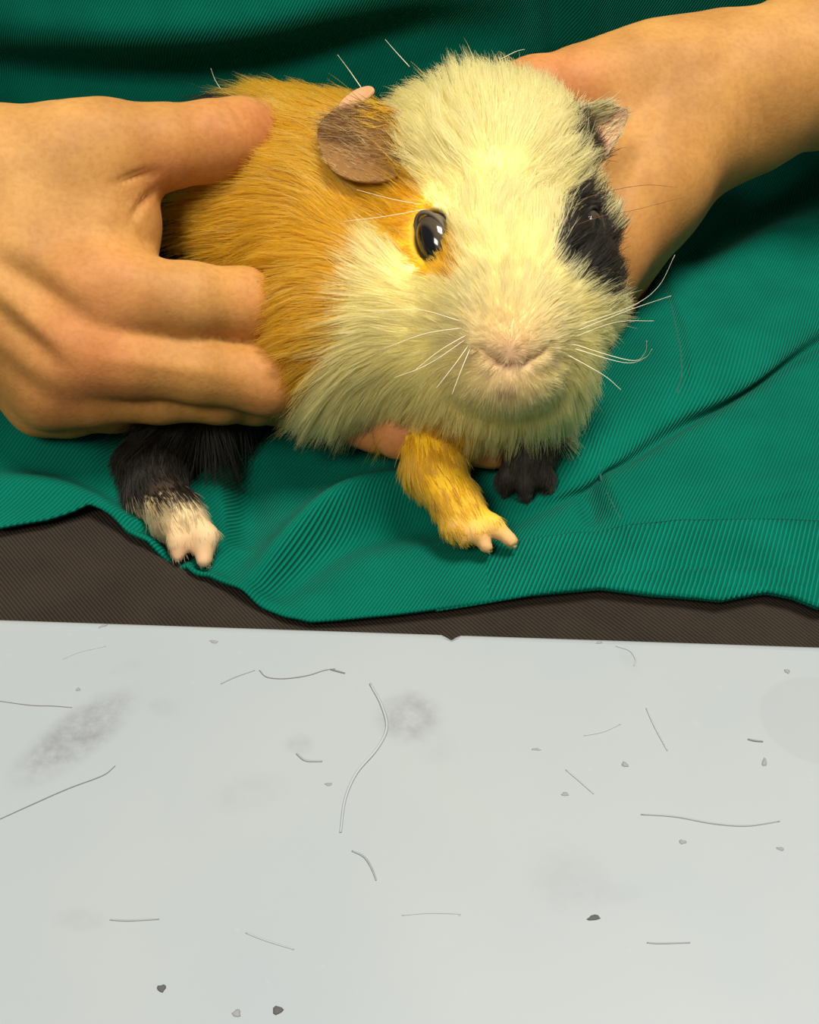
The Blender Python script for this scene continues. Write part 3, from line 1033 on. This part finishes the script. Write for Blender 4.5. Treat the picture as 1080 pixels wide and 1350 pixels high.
# length
L = np.interp(dnose, [0, .006, .012, .022, .035, .055, .09], [.0020, .0028, .0045, .0080, .0125, .0155, .0200])
L = L + 0.005 * chest * (dnose > .03)
L *= np.interp(deye, [0, 1.2, 1.6, 2.8], [0.12, 0.22, 0.45, 1.0])
leg = onleg1 | onleg2 | onleg3
L[onleg1] = np.interp(al1[onleg1], [0, 1, 2, 3, 4], [.008, .0062, .0052, .0042, .0014])
L[onleg2] = np.interp(al2[onleg2], [0, 1, 2, 3], [.009, .006, .0045, .0028])
L[onleg3] = np.interp(al3[onleg3], [0, 2, 3, 4, 5], [.012, .009, .008, .0055, .0022])
L *= rng.uniform(0.72, 1.18, len(L))
# sparse places: nose, whorl line, toes, socket
pk = np.ones(len(R))
wd, _ = pl_dist(x, y, [(646, 185), (650, 225), (660, 275)])
pk = np.where((np.abs(wd) < 7) & (d < .34), 0.45, pk)
pk = np.where(dnose < 0.006, 0.9, pk)
pk = np.where(onleg3 & (al3 > 4.45), 0.18, pk)
pk = np.where(onleg1 & (al1 > 3.45), 0.45, pk)
pk = np.where(deye < 1.10, 0.0, pk)
md, _ = pl_dist(x, y, [(641, 463), (658, 477), (690, 477), (716, 460)])
pk = np.where((np.abs(md) < 3.5) & (d < .305), 0.12, pk)
md, _ = pl_dist(x, y, [(656, 509), (682, 509)])
mouth_d, _ = pl_dist(x, y, [(662, 509), (676, 509)])
mouth_d = np.where(d < .315, np.abs(mouth_d), 99)
keep = rng.random(len(R)) < pk
R, RN, f, L, leg, chest, dnose, deye, mouth_d = (q[keep] for q in (R, RN, f, L, leg, chest, dnose, deye, mouth_d))
ncol = coat_colour(R + f * (L * 0.45)[:, None], 5.0)
k = np.exp(-(dnose / 0.0125) ** 2)[:, None] * 0.75
ncol = ncol * (1 - k) + np.array([0.92, 0.68, 0.40]) * k
k = np.exp(-(mouth_d / 6) ** 2)[:, None] * 0.7
ncol = ncol * (1 - k) + np.array([0.40, 0.25, 0.12]) * k
lift = np.where(leg, 0.26, 0.30) * np.interp(dnose, [0, .012, .03, .05], [1.7, 1.2, 0.9, 1.0])
NP_ = 6


def grow(R, RN, f, L, lift, droop, clump=0.55, nclump=10):
    n = len(R)
    pts = np.zeros((n, NP_, 3)); pts[:, 0] = R - RN * 0.0004
    wob = rng.normal(0, 0.07, (n, 3)); wob2 = rng.normal(0, 0.14, (n, 3))
    for s in range(1, NP_):
        t = (s - 0.5) / (NP_ - 1)
        dirv = f + RN * (lift * (1.15 - 0.8 * t))[:, None] + DOWN[None] * (droop * t)[:, None] + wob + wob2 * t
        pts[:, s] = pts[:, s - 1] + nrm(dirv) * (L / (NP_ - 1))[:, None]
    m = max(1, n // nclump)
    cid = rng.choice(n, m, replace=False)
    kd = kdtree.KDTree(m)
    for j, c in enumerate(cid):
        kd.insert(R[c], j)
    kd.balance()
    near = np.array([kd.find(r)[1] for r in R])
    cc = cid[near]
    cs = rng.uniform(0.3, 1.0, m)[near] * np.broadcast_to(clump, (n,))
    off = np.linalg.norm(R - R[cc], axis=1)
    cs = cs * (off < 0.0040)
    for s in range(1, NP_):
        t = s / (NP_ - 1)
        wgt = (cs * t ** 1.4)[:, None]
        pts[:, s] = pts[:, s] * (1 - wgt) + pts[cc, s] * wgt
    return pts


PTS = grow(R, RN, f, L, lift * np.where(rng.random(len(L)) < 0.06, 1.7, 1.0), 0.25 + 0.3 * chest, np.where(leg, 0.15, np.interp(dnose, [.008, .03], [0.1, 0.75])), 22)
RAD = np.where(leg, 0.000085, 0.000070) * rng.uniform(0.8, 1.25, len(R))
val = rng.uniform(0.80, 1.03, len(R)) * (1 + 0.05 * sine_noise(R, 0.003, 91))
blackish = ncol.sum(1) < 0.15
HC = ncol * val[:, None]
# a few pale hairs in the orange, a few dark ones
fl = rng.random(len(R))
og = (np.abs(ncol - ORANGE).sum(1) < 0.08)
HC[og & (fl < 0.10)] = np.array([0.80, 0.55, 0.16])
HC[og & (fl > 0.95)] = np.array([0.30, 0.13, 0.012])

# ear hair
def ear_hair(EV, EF, n, direction, length, cfun, both=1.0):
    quads = np.array([q if len(q) == 4 else (*q, q[2]) for q in EF])
    EN = vnormals(EV, quads)
    EN = np.where(((EN @ RF) > 0)[:, None], -EN, EN)
    p, nn = sample_surface(EV, quads, EN, n)
    fd = np.tile(direction / np.linalg.norm(direction), (n, 1)) + rng.normal(0, 0.16, (n, 3))
    fd = nrm(fd - nn * (fd * nn).sum(1)[:, None])
    l = length * rng.uniform(0.5, 1.3, n)
    x, y, d = project(p)
    l = l * np.where(x > 800, 0.35, 1.0) * np.where(x < 560, np.interp(y, [185, 228], [1.0, 0.3]) * np.interp(x, [424, 446], [0.3, 1.0]), 1.0)
    pt = grow(p + nn * 0.0008, nn, fd, l, np.full(n, 0.18), np.zeros(n), 0.0)
    return pt, cfun(p) * rng.uniform(0.8, 1.15, n)[:, None]


def earl_col(p):
    x, y, d = project(p)
    r = rng.random(len(p))
    c = np.where((r < 0.5)[:, None], np.array([0.50, 0.26, 0.05]), np.array([0.17, 0.085, 0.03]))
    c = np.where(((r > 0.86))[:, None], np.array([0.75, 0.52, 0.2]), c)
    c = np.where(((x > 495) & (y < 172))[:, None], ORANGE, c)
    return c


def earr_col(p):
    x, y, d = project(p)
    r = rng.random(len(p))
    t = (x - 755) * 0.6 - (y - 190)          # low: nearest the lower edge
    c = np.where((t > 22)[:, None], CREAM, BLACK * 2)
    c = np.where(((r < 0.3))[:, None], np.array([0.45, 0.36, 0.2]), c)
    return c


e1_, c1_ = ear_hair(EV, EF, 1100, P(440, 185, .327) - P(520, 205, .320), 0.0060, earl_col)
e3_, c3_ = ear_hair(EV3, EF3, 1200, P(812, 150, .343) - P(765, 185, .339), 0.0055, earr_col)


def make_fur(name, groups, parent, label):
    P_ = np.vstack([g[0] for g in groups]); Cc = np.vstack([g[1] for g in groups]); Rr = np.concatenate([g[2] for g in groups])
    n = len(P_)
    hc = bpy.data.hair_curves.new(name)
    hc.add_curves([NP_] * n)
    hc.attributes['position'].data.foreach_set('vector', P_.astype(np.float32).ravel())
    ra = hc.attributes.get('radius') or hc.attributes.new('radius', 'FLOAT', 'POINT')
    prof = np.array([1.0, 1.0, 0.92, 0.78, 0.55, 0.18])
    ra.data.foreach_set('value', (Rr[:, None] * prof[None]).astype(np.float32).ravel())
    ca = hc.attributes.new('tint', 'FLOAT_COLOR', 'POINT')
    col = np.ones((n, NP_, 4), np.float32)
    col[:, :, :3] = Cc[:, None, :]
    ca.data.foreach_set('color', col.ravel())
    hc.materials.append(M_fur)
    o = bpy.data.objects.new(name, hc)
    COL.objects.link(o)
    o.parent = parent
    o['kind'] = 'stuff'
    if label: o['label'] = label
    return o


make_fur('fur', [(PTS, HC, RAD)], guinea, None)
make_fur('ear_hair', [(e1_, c1_, np.full(len(e1_), 0.00009))], ear_l, None)
make_fur('ear_hair', [(e3_, c3_, np.full(len(e3_), 0.00009))], ear_r, None)

# --- whiskers
M_whisk = simple_mat('whisker', (0.80, 0.74, 0.55), 0.4)
M_whisk_dark = simple_mat('whisker_dark', (0.16, 0.07, 0.03), 0.4)
wh = [([(752, 300), (790, 286), (836, 277), (905, 259)], 1), ([(748, 270), (795, 254), (850, 244), (892, 247)], 1), ([(760, 430), (832, 404), (868, 378), (890, 336)], 0), ([(755, 438), (832, 408), (885, 390)], 0),
      ([(752, 446), (812, 425), (862, 423)], 0), ([(750, 452), (830, 475), (850, 466), (853, 449)], 0), ([(752, 458), (822, 478), (850, 472), (860, 460)], 0), ([(745, 466), (795, 494), (819, 514)], 0),
      ([(618, 440), (580, 462), (545, 490)], 0), ([(612, 432), (560, 440), (500, 462)], 0), ([(620, 452), (600, 480), (575, 512)], 0), ([(622, 455), (608, 488), (596, 520)], 0), ([(610, 424), (550, 408), (490, 412)], 0),
      ([(616, 446), (565, 480), (520, 498)], 0), ([(560, 276), (510, 285), (452, 292)], 0), ([(556, 270), (515, 262), (470, 250)], 0)]
for pts, dark in wh:
    d0 = gp.ray(*pts[0]) or 0.315
    n = len(pts)
    world_pts = []
    for i, q in enumerate(pts):
        ds = gp.ray(*q)
        base = d0 - 0.004 * i
        if ds is not None: base = min(base if i else d0, ds - (0.010 if i else 0))
        world_pts.append(P(*q, base))
    c = catmull(world_pts, 6)
    tv, tf = tube(c, np.linspace(0.00010, 0.00004, len(c)), 5)
    mesh_obj('whisker', tv, tf, M_whisk_dark if dark else M_whisk, guinea)
for pts in ([(478, 118, .333), (460, 92, .333), (445, 72, .331)], [(540, 88, .333), (520, 66, .331), (508, 52, .330)], [(660, 78, .34), (680, 68, .338), (692, 65, .337)], [(300, 128, .382), (285, 108, .380), (278, 90, .378)]):
    c = catmull([P(*q) for q in pts], 5)
    tv, tf = tube(c, np.linspace(0.00012, 0.00004, len(c)), 5)
    mesh_obj('stray_hair', tv, tf, M_whisk, guinea)

# ------------------------------------------------------------------ clothing
LAPZ = 0.700
hem_px = [(-500, 700), (-200, 705), (0, 694), (60, 684), (120, 668), (150, 684), (200, 716), (250, 746), (300, 773), (340, 797), (375, 812), (410, 818), (480, 812), (590, 799), (700, 783), (790, 775), (860, 784), (950, 791), (1010, 780), (1045, 787), (1080, 801), (1300, 790), (1600, 800)]


def thigh(xa, ya):
    return 0.013 * np.exp(-((xa + 0.118) / 0.05) ** 2) + 0.010 * np.exp(-((xa - 0.085) / 0.055) ** 2) - 0.004 * np.exp(-((xa + 0.02) / 0.04) ** 2) - 0.085 * smooth(0.165, 0.285, np.abs(xa)) 


def on_lap(a, b, lift=0.0):
    w = on_plane(a, b, LAPZ)
    for _ in range(4):
        w = on_plane(a, b, LAPZ + float(thigh(w[0], 0)) + lift)
    return w


hw = np.array([on_lap(a, b) for a, b in hem_px])
hem_x, hem_y = hw[:, 0], hw[:, 1]
cx = np.concatenate([np.linspace(-0.27, -0.19, 14)[:-1], np.arange(-0.19, 0.19, 0.00095), np.linspace(0.19, 0.27, 14)])
y0 = np.interp(cx, hem_x, hem_y)
yt = 0.448 + 1.1 * np.maximum(np.abs(cx) - 0.03, 0) ** 2
fr_ = 0.035
lap_t = np.concatenate([np.linspace(0, 0.55, 130)[:-1], np.linspace(0.55, 1, 90)[:-1]])
arc_t = np.linspace(0, 1, 34)[:-1]
up_t = np.concatenate([np.linspace(0, 0.16, 120)[:-1], np.linspace(0.16, 0.42, 60)])


rows, uvs = [], []
Llap = yt - fr_ - y0
for t in lap_t:
    yy = y0 + t * Llap
    rows.append(np.stack([cx, yy, LAPZ + thigh(cx, yy)], 1)); uvs.append(np.stack([cx, -Llap * (1 - t)], 1))
zb = LAPZ + thigh(cx, 0)
for t in arc_t:
    a = t * math.pi / 2
    rows.append(np.stack([cx, yt - fr_ + fr_ * math.sin(a), zb + fr_ * (1 - math.cos(a))], 1)); uvs.append(np.stack([cx, np.full(len(cx), fr_ * a)], 1))
for t in up_t:
    side = np.abs(cx) / 0.27
    rows.append(np.stack([cx, yt + 0.12 * t - 0.02 * math.sin(min(t / 0.3, 1) * math.pi), zb + fr_ + t], 1)); uvs.append(np.stack([cx, np.full(len(cx), fr_ * math.pi / 2 + t)], 1))
S = np.array(rows); UV = np.array(uvs)
nr, nc = S.shape[:2]


def grid_normals(S):
    du = np.gradient(S, axis=1); dv = np.gradient(S, axis=0)
    n = np.cross(du, dv)
    return n / (np.linalg.norm(n, axis=2)[..., None] + 1e-12)


SN = grid_normals(S)
sx, sy, sd = project(S.reshape(-1, 3))
sx = sx.reshape(nr, nc); sy = sy.reshape(nr, nc)
D = np.zeros((nr, nc))


FOLD = 1.7


def ridge(pts, a, w, taper=True):
    global D
    a = a * FOLD if w > 7 else a
    d, al = pl_dist(sx, sy, catmull(pts, 5))
    e = np.sin(np.pi * np.clip(al * 0.9 + 0.05, 0, 1)) ** 0.7 if taper else 1.0
    D = D + a * mm * np.exp(-(d / w) ** 2) * e


def step(pts, a, w_hi, w_lo, side=1, taper=True):
    """raised on one side of the line, falling away slowly there and sharply on the other"""
    global D
    d, al = pl_dist(sx, sy, catmull(pts, 5))
    d = d * side
    e = np.sin(np.pi * np.clip(al * 0.94 + 0.03, 0, 1)) ** 0.6 if taper else 1.0
    prof = np.where(d > 0, np.exp(-(d / w_hi) ** 2), np.exp(-(d / w_lo) ** 2))
    D = D + a * mm * prof * e


# the big diagonal fold on the right, its upper side lapping over the lower
BIG = [(1240, 330), (1080, 428), (960, 503), (880, 548), (790, 606), (720, 648), (650, 680)]
step(BIG, 3.0, 110, 9, +1)
ridge([(1240, 344), (1080, 442), (960, 517), (880, 561), (790, 618), (720, 660), (650, 692)], -2.6, 15)
bd, bal = pl_dist(sx, sy, catmull(BIG, 5))
LIP = 0.0055 * np.where(bd > 0, np.exp(-(bd / 30) ** 2), np.exp(-(bd / 9) ** 2)) * (1 - smooth(0.72, 1.0, bal)) * (0.72 + 0.28 * np.sin(bal * 17))
# ridge and hollow by the front paw, running down to the hem on the left
ridge([(600, 640), (520, 648), (450, 668), (390, 710), (330, 768)], 5.0, 20)
ridge([(640, 690), (520, 690), (450, 710), (390, 755), (350, 790)], -3.0, 26)
ridge([(330, 600), (330, 650), (325, 720)], -4.0, 30)
# pocket edge seam, broken by the fold
ridge([(866, 330), (880, 390), (895, 440), (900, 490), (890, 528)], -1.6, 4.5)
step([(866, 330), (880, 390), (895, 440), (900, 490), (890, 528)], 1.2, 26, 4, -1)
ridge([(782, 600), (795, 640), (822, 694)], -1.2, 4)
step([(782, 600), (795, 640), (822, 694)], 2.4, 34, 6, -1)
ridge([(770, 640), (785, 690)], -2.0, 16)
# wrinkles at the right
step([(1140, 640), (1040, 650), (950, 668), (880, 690)], 2.0, 30, 8, 1)
ridge([(1120, 190), (1020, 250), (950, 300), (900, 345)], -5.5, 32)
ridge([(1120, 290), (1010, 325), (920, 345)], 3.0, 26)
ridge([(1100, 560), (1000, 570), (900, 600)], 1.2, 40)
ridge([(1090, 742), (1000, 748), (860, 752), (760, 762)], -0.6, 6)
ridge([(1090, 768), (940, 772), (840, 764)], -0.5, 5)
# rolled hem at the left
ridge([(-60, 640), (60, 640), (125, 660), (190, 700), (240, 725)], 1.6, 17)
ridge([(230, 735), (300, 775), (390, 806)], 1.0, 12)
ridge([(215, 690), (245, 715), (262, 735)], -2.6, 40)
ridge([(122, 664), (130, 680), (160, 690), (215, 705), (250, 728)], -1.8, 7)
ridge([(-50, 600), (60, 610), (150, 650), (190, 690)], -2.0, 20)
ridge([(-50, 530), (60, 560), (140, 610)], 2.5, 35)
ridge([(284, 640), (290, 680), (284, 715), (276, 745)], -1.0, 4)
step([(284, 640), (290, 680), (284, 715), (276, 745)], 1.4, 22, 4, -1)
# shirt front at the top
ridge([(-80, 20), (150, 40), (360, 30), (560, -10)], 6.0, 50)
ridge([(-80, 105), (120, 105), (320, 95), (480, 60), (640, 40)], -9.0, 40)
ridge([(720, -500), (728, -200), (735, 20), (742, 90)], -5.0, 30, False)
ridge([(800, -400), (785, -100), (770, 10), (765, 60)], 2.5, 40, False)
Q = S + SN * D[..., None]
Q[..., 1] -= LIP * 0.9
Q[..., 0] += LIP * 0.45
# cloth yields to the hands and the animal
for _ in range(4):
    q = Q.reshape(-1, 3)
    g = np.minimum(hands.sample(q), np.where((q[:, 0] < gp.x[-1]) & (q[:, 0] > gp.x[0]) & (q[:, 1] < gp.y[-1]) & (q[:, 1] > gp.y[0]) & (q[:, 2] > gp.z[0]), gp.sample(q), 0.03))
    push = np.clip(0.0014 - g, 0, 0.02)
    q = q - SN.reshape(-1, 3) * push[:, None]
    Q = q.reshape(nr, nc, 3)
idx = np.arange(nr * nc).reshape(nr, nc)
F = np.stack([idx[:-1, :-1], idx[:-1, 1:], idx[1:, 1:], idx[1:, :-1]], -1).reshape(-1, 4)
scrub = mesh_obj('scrub_top', Q.reshape(-1, 3), F, M_green, person, True, uv=UV.reshape(-1, 2))
tag(scrub, 'green scrub top')
so = scrub.modifiers.new('cloth', 'SOLIDIFY'); so.thickness = 0.0012; so.offset = -1
# back and sides of the top
ang = np.linspace(0, math.pi, 41)
zr = np.linspace(0.66, 1.13, 24)
BV = []
for z in zr:
    yb = 0.53 + 0.12 * max(z - 0.735, 0)
    for a in ang:
        BV.append((0.27 * math.cos(a), yb + 0.16 * math.sin(a), z))
BI = np.arange(len(zr) * len(ang)).reshape(len(zr), len(ang))
BF = np.stack([BI[:-1, :-1], BI[1:, :-1], BI[1:, 1:], BI[:-1, 1:]], -1).reshape(-1, 4)
back = mesh_obj('back_panel', BV, BF, M_green, scrub, True, uv=[(v[0], v[2]) for v in BV])
so = back.modifiers.new('cloth', 'SOLIDIFY'); so.thickness = 0.0012; so.offset = 0
# sleeves
for s, nm in ((-1, 'sleeve'), (1, 'sleeve')):
    a = np.array([0.18 * s, 0.60, 1.12]); b = np.array([0.335 * s, 0.475, 0.833]); b2 = a + (b - a) * 0.55
    V, F = tube([a + (a - b) * 0.12, a, a + (b2 - a) * 0.5, b2], [0.06, 0.066, 0.062, 0.064], 28)
    F = F[:-2]
    o = mesh_obj(nm, V, F, M_green, scrub, True, uv=[(v[0] + v[1], v[2]) for v in V])
    so = o.modifiers.new('cloth', 'SOLIDIFY'); so.thickness = 0.0015
# folded hem band sewn on the lower edge
band_px = [(560, 725), (640, 716), (700, 708), (760, 701), (860, 690), (960, 684), (1080, 686), (1300, 690)]
bw = np.array([on_lap(a, b, 0.0) for a, b in band_px])
sel = np.where((cx > bw[0, 0] + 0.002) & (cx < 0.19))[0]
nb = 26
BV, BU = [], []
ylap = Q[:, :, 1]
QN = grid_normals(Q)
for r in range(nb):
    t = r / (nb - 1)
    for j in sel:
        yb = np.interp(cx[j], bw[:, 0], bw[:, 1])
        yy = y0[j] - 0.0004 + t * (yb - y0[j])
        col_y = Q[:215, j, 1]
        kk = np.searchsorted(col_y, yy)
        kk = int(np.clip(kk, 1, 200)); f0 = np.clip((yy - col_y[kk - 1]) / (col_y[kk] - col_y[kk - 1] + 1e-9), -1, 1)
        p = Q[kk - 1, j] * (1 - f0) + Q[kk, j] * f0
        edge = 0.0009 * min(1.0, t / 0.04 + 0.3) * min(1.0, (1 - t) / 0.05 + 0.25) - 0.0012 * (1 - float(smooth(0, 45, j - sel[0])))
        BV.append(p + QN[kk, j] * edge); BU.append((cx[j], yy))
BI = np.arange(nb * len(sel)).reshape(nb, len(sel))
BF = np.stack([BI[:-1, :-1], BI[:-1, 1:], BI[1:, 1:], BI[1:, :-1]], -1).reshape(-1, 4)
band = mesh_obj('hem_band', BV, BF, M_green_band, scrub, True, uv=BU)
so = band.modifiers.new('cloth', 'SOLIDIFY'); so.thickness = 0.0010; so.offset = -1

# seams drawn as real thread cords lying in their grooves
def cloth_pt(a, b, lift=0.0003):
    d = np.hypot(px_q - a, py_q - b)
    i = int(d.argmin())
    return Qf[i] + QNf[i] * lift


Qf = Q.reshape(-1, 3); QNf = QN.reshape(-1, 3)
px_q, py_q, _ = project(Qf)
for pts in ([(869, 345), (880, 390), (894, 440), (899, 490), (892, 522)], [(787, 612), (797, 642), (821, 692)]):
    c = catmull(pts, 8)
    w = np.array([cloth_pt(a, b, -0.0002) for a, b in c])
    w = np.array([w[max(0, i - 2):i + 3].mean(0) for i in range(len(w))])
    tv, tf = tube(w, 0.00038, 6)
    mesh_obj('seam', tv, tf, M_thread, scrub)

# trousers: two thighs under the table
tr = Grid(seg(-0.30, 0.30, 0.005), seg(-0.12, 0.78, 0.006), seg(0.0, 0.76, 0.006))
tc_ = lambda a, b, ra, rb, k=0.03: tr.cone(a, b, ra, rb, k)
tc_((-0.085, 0.58, 0.622), (-0.118, 0.02, 0.625), 0.085, 0.078)
tc_((0.085, 0.58, 0.618), (0.068, 0.02, 0.622), 0.085, 0.080)
tc_((-0.05, 0.60, 0.62), (0.05, 0.60, 0.62), 0.10, 0.10)
tc_((-0.118, 0.02, 0.625), (-0.118, 0.06, 0.06), 0.076, 0.055)
tc_((0.068, 0.02, 0.622), (0.095, 0.06, 0.06), 0.076, 0.055)
tc_((-0.05, 0.30, 0.615), (0.03, 0.30, 0.615), 0.06, 0.06, 0.04)
tc_((-0.06, 0.21, 0.625), (0.03, 0.21, 0.625), 0.062, 0.062, 0.04)
tc_((-0.06, 0.15, 0.62), (0.03, 0.15, 0.62), 0.06, 0.06, 0.04)
TV, TF = tr.mesh()
# relax, drape wrinkles
TN = vnormals(TV, TF)
wr_ = 0.0025 * np.sin(TV[:, 0] * 60 + TV[:, 1] * 45) * np.exp(-((TV[:, 1] - 0.2) / 0.15) ** 2)
TV = TV + TN * wr_[:, None]
# stay beneath the top
tx = TV[:, 0]; ly = TV[:, 1] - np.interp(tx, cx, y0)
lim = np.interp(tx, cx, LAPZ + thigh(cx, 0)) - 0.002 - 0.012 * smooth(0.0, 0.03, ly)
m = ly > -0.012
TV[:, 2] = np.where(m & (TV[:, 2] > 0.6), np.minimum(TV[:, 2], lim), TV[:, 2])
zl_ = np.interp(tx, cx, LAPZ + thigh(cx, 0)) - 0.004 + np.minimum(ly, 0) * 0.10
vis = (TN[:, 2] > -0.1) & (ly > -0.09) & (ly < 0.012) & (TV[:, 2] > 0.6) & (np.abs(tx) < 0.15)
TV[:, 2] = np.where(vis, np.maximum(TV[:, 2], np.minimum(zl_, TZ - T_TH - 0.006)), TV[:, 2])
trousers = mesh_obj('trousers', TV, TF, M_brown, person, True, uv=[(v[0], v[1] + v[2] * 0.4) for v in TV])
tag(trousers, 'dark brown twill trousers')
sm_ = trousers.modifiers.new('smooth', 'SUBSURF'); sm_.levels = 1; sm_.render_levels = 1

# a plain stool carries the sitter
stool = empty('stool', (0.0, 0.60, 0.0))
tag(stool, 'round grey padded stool under the seated person', 'stool')
V, F = tube([(0, 0, 0.46), (0, 0, 0.465), (0, 0, 0.505), (0, 0, 0.513)], [0.17, 0.18, 0.18, 0.165], 40)
mesh_obj('seat', V, F, simple_mat('stool_vinyl', (0.12, 0.12, 0.13), 0.5), stool, False)
for k in range(4):
    a = math.pi / 4 + k * math.pi / 2
    V, F = tube([(0.12 * math.cos(a), 0.12 * math.sin(a), 0.462), (0.17 * math.cos(a), 0.17 * math.sin(a), 0.0)], 0.013, 10)
    mesh_obj('leg', V, F, M_steel, stool)

# ------------------------------------------------------------------ loose hairs and specks on the table
M_h = {'dark': simple_mat('hair_dark', (0.15, 0.15, 0.17), 0.5), 'mid': simple_mat('hair_mid', (0.24, 0.26, 0.28), 0.5), 'faint': simple_mat('hair_faint', (0.33, 0.36, 0.38), 0.5)}
hairs = [
    ([(488, 902), (503, 930), (510, 960), (497, 988), (470, 1020), (455, 1055), (449, 1098)], .00040, 'faint', 'long grey S-shaped hair curling down the middle of the white table'),
    ([(342, 884), (352, 893), (375, 895), (405, 891), (428, 884), (442, 882)], .00016, 'dark', 'dark bowl-shaped hair near the table edge, left of the S-shaped hair'),
    ([(436, 883), (455, 888)], .00026, 'dark', 'short thick dark bristle at the end of the bowl-shaped hair'),
    ([(291, 902), (310, 893), (336, 884)], .00016, 'mid', 'short grey hair slanting up to the bowl-shaped hair'),
    ([(-4, 1082), (40, 1062), (90, 1040), (135, 1023), (152, 1010)], .00016, 'dark', 'long thin straight hair slanting from the left border below the grey smudge'),
    ([(-4, 924), (40, 930), (70, 931), (95, 933)], .00013, 'dark', 'thin dark straight hair just above the long grey smudge on the left'),
    ([(845, 1074), (890, 1077), (940, 1086), (985, 1089), (1028, 1083)], .00020, 'mid', 'long wavy grey hair lying level at the right of the table'),
    ([(770, 970), (795, 965), (818, 955)], .00016, 'faint', 'short pale hair rising to the right, left of the straight pale scratch-like hair'),
    ([(852, 934), (864, 960), (880, 990)], .00022, 'faint', 'pale straight hair standing steeply on the right half of the table'),
    ([(746, 1015), (764, 1030), (783, 1047)], .00020, 'faint', 'pale straight hair slanting down towards a dark speck'),
    ([(464, 1122), (480, 1130), (490, 1145), (496, 1161)], .00024, 'mid', 'short hooked grey hair below the end of the S-shaped hair'),
    ([(145, 1213), (170, 1214), (210, 1212)], .00020, 'mid', 'short level grey hair at the lower left of the table'),
    ([(324, 1230), (350, 1240), (388, 1252)], .00018, 'faint', 'short pale hair sloping down near the lower centre of the table'),
    ([(530, 1207), (565, 1204), (604, 1205), (605, 1208)], .00014, 'faint', 'pale level hair with a tiny hooked end at the lower centre'),
    ([(391, 994), (403, 1003), (425, 1004)], .00026, 'mid', 'small grey curved hair under a smudge, left of the S-shaped hair'),
    ([(853, 1243), (870, 1244), (910, 1243)], .00018, 'mid', 'short level grey hair with a dark head at the lower right'),
    ([(83, 869), (105, 860), (140, 852)], .00012, 'faint', 'pale hair rising to the right close to the table edge at the left'),
    ([(812, 852), (830, 858), (838, 870), (836, 878)], .00020, 'faint', 'pale hooked hair close to the table edge at the right'),
    ([(986, 975), (995, 977), (1006, 978)], .00026, 'dark', 'tiny dark dash-like hair near the faint round stain at the right'),
]
root_group = 'loose hairs on the table'
for pts, r, mk, lab in hairs:
    r = r * 0.72
    w = []
    for i, q in enumerate(catmull(pts, 6)):
        p = table_pt(*q)
        n = len(pts)
        w.append(p + np.array([0, 0, r * 0.6]))
    t = np.linspace(0, 1, len(w))
    rad = r * (0.55 + 0.45 * np.sin(np.pi * (0.15 + 0.75 * t)))
    tv, tf = tube(w, rad, 6)
    tv = np.array(tv); c = tv.mean(0); c[2] = TZ
    o = mesh_obj('loose_hair', tv - c, tf, M_h[mk]); o.location = c
    tag(o, lab, 'hair', root_group)

M_speck = simple_mat('dirt', (0.07, 0.07, 0.075), 0.8)
M_speck2 = simple_mat('dirt_pale', (0.22, 0.23, 0.25), 0.8)
specks = [(213, 1303, 6.5, 4.5, 0, 'dark round speck at the lower left of the table', 0), (366, 1332, 7.5, 5, 5, 'dark oval speck at the bottom of the picture, beside a paler one', 0), (312, 1336, 6, 4.5, 0, 'paler round speck left of the dark oval speck at the bottom', 1),
          (783, 1210, 10, 3.6, 12, 'dark flat flake at the lower right of the table', 0), (824, 1008, 6, 4, -40, 'dark crooked crumb in the middle of the right half of the table', 1), (745, 1047, 6, 3, 5, 'small dark crumb at the foot of a pale slanting hair', 1),
          (282, 846, 8, 3, -15, 'dark flat crumb close to the table edge at the left', 1), (136, 825, 9, 2.2, 35, 'thin dark crumb on the table edge at the far left', 1), (790, 847, 6, 2.5, 20, 'small dark crumb close to the table edge right of the nick', 1),
          (433, 1034, 6, 2.6, 0, 'tiny dark crumb left of the long S-shaped hair', 1), (1008, 1005, 4, 7, -20, 'small upright crumb beside the faint round stain at the right', 1), (1029, 1119, 6, 2.6, -10, 'small dark crumb under the right end of the wavy hair', 1),
          (900, 1110, 6, 3, 0, 'pale crumb under the middle of the wavy hair', 1), (1038, 885, 5, 4, 30, 'dark crumb close to the table edge at the far right', 1), (707, 988, 8, 2, -5, 'thin pale crumb right of the round grey smudge', 1), (103, 909, 4, 3, 0, 'tiny crumb above the tip of the long grey smudge', 1)]
for a, b, ra, rb, an, lab, pale in specks:
    c = table_pt(a, b)
    s = 0.18 / FPX
    V, F = [], []
    n = 10
    ca, sa = math.cos(math.radians(an)), math.sin(math.radians(an))
    h = min(ra, rb) * s * 0.5
    prof_ = [(1.0, 0.0), (0.9, 0.5), (0.55, 0.9)]
    for (rr, zz) in prof_:
        for j in range(n):
            t = 2 * math.pi * j / n
            w = 1 + 0.18 * math.sin(3 * t + a) + 0.1 * math.sin(5 * t + b)
            u, v = ra * s * rr * math.cos(t) * w, rb * s * 1.25 * rr * math.sin(t) * w
            V.append((ca * u - sa * v, sa * u + ca * v, zz * h))
    V.append((0, 0, h))
    for r_ in range(2):
        for j in range(n):
            k = (j + 1) % n
            F.append((r_ * n + j, r_ * n + k, (r_ + 1) * n + k, (r_ + 1) * n + j))
    for j in range(n):
        F.append((2 * n + j, 2 * n + (j + 1) % n, 3 * n))
    F.append(tuple(range(n))[::-1])
    o = mesh_obj('crumb', V, F, M_speck2 if pale else M_speck); o.location = c
    tag(o, lab, 'crumb', 'dirt crumbs on the table')
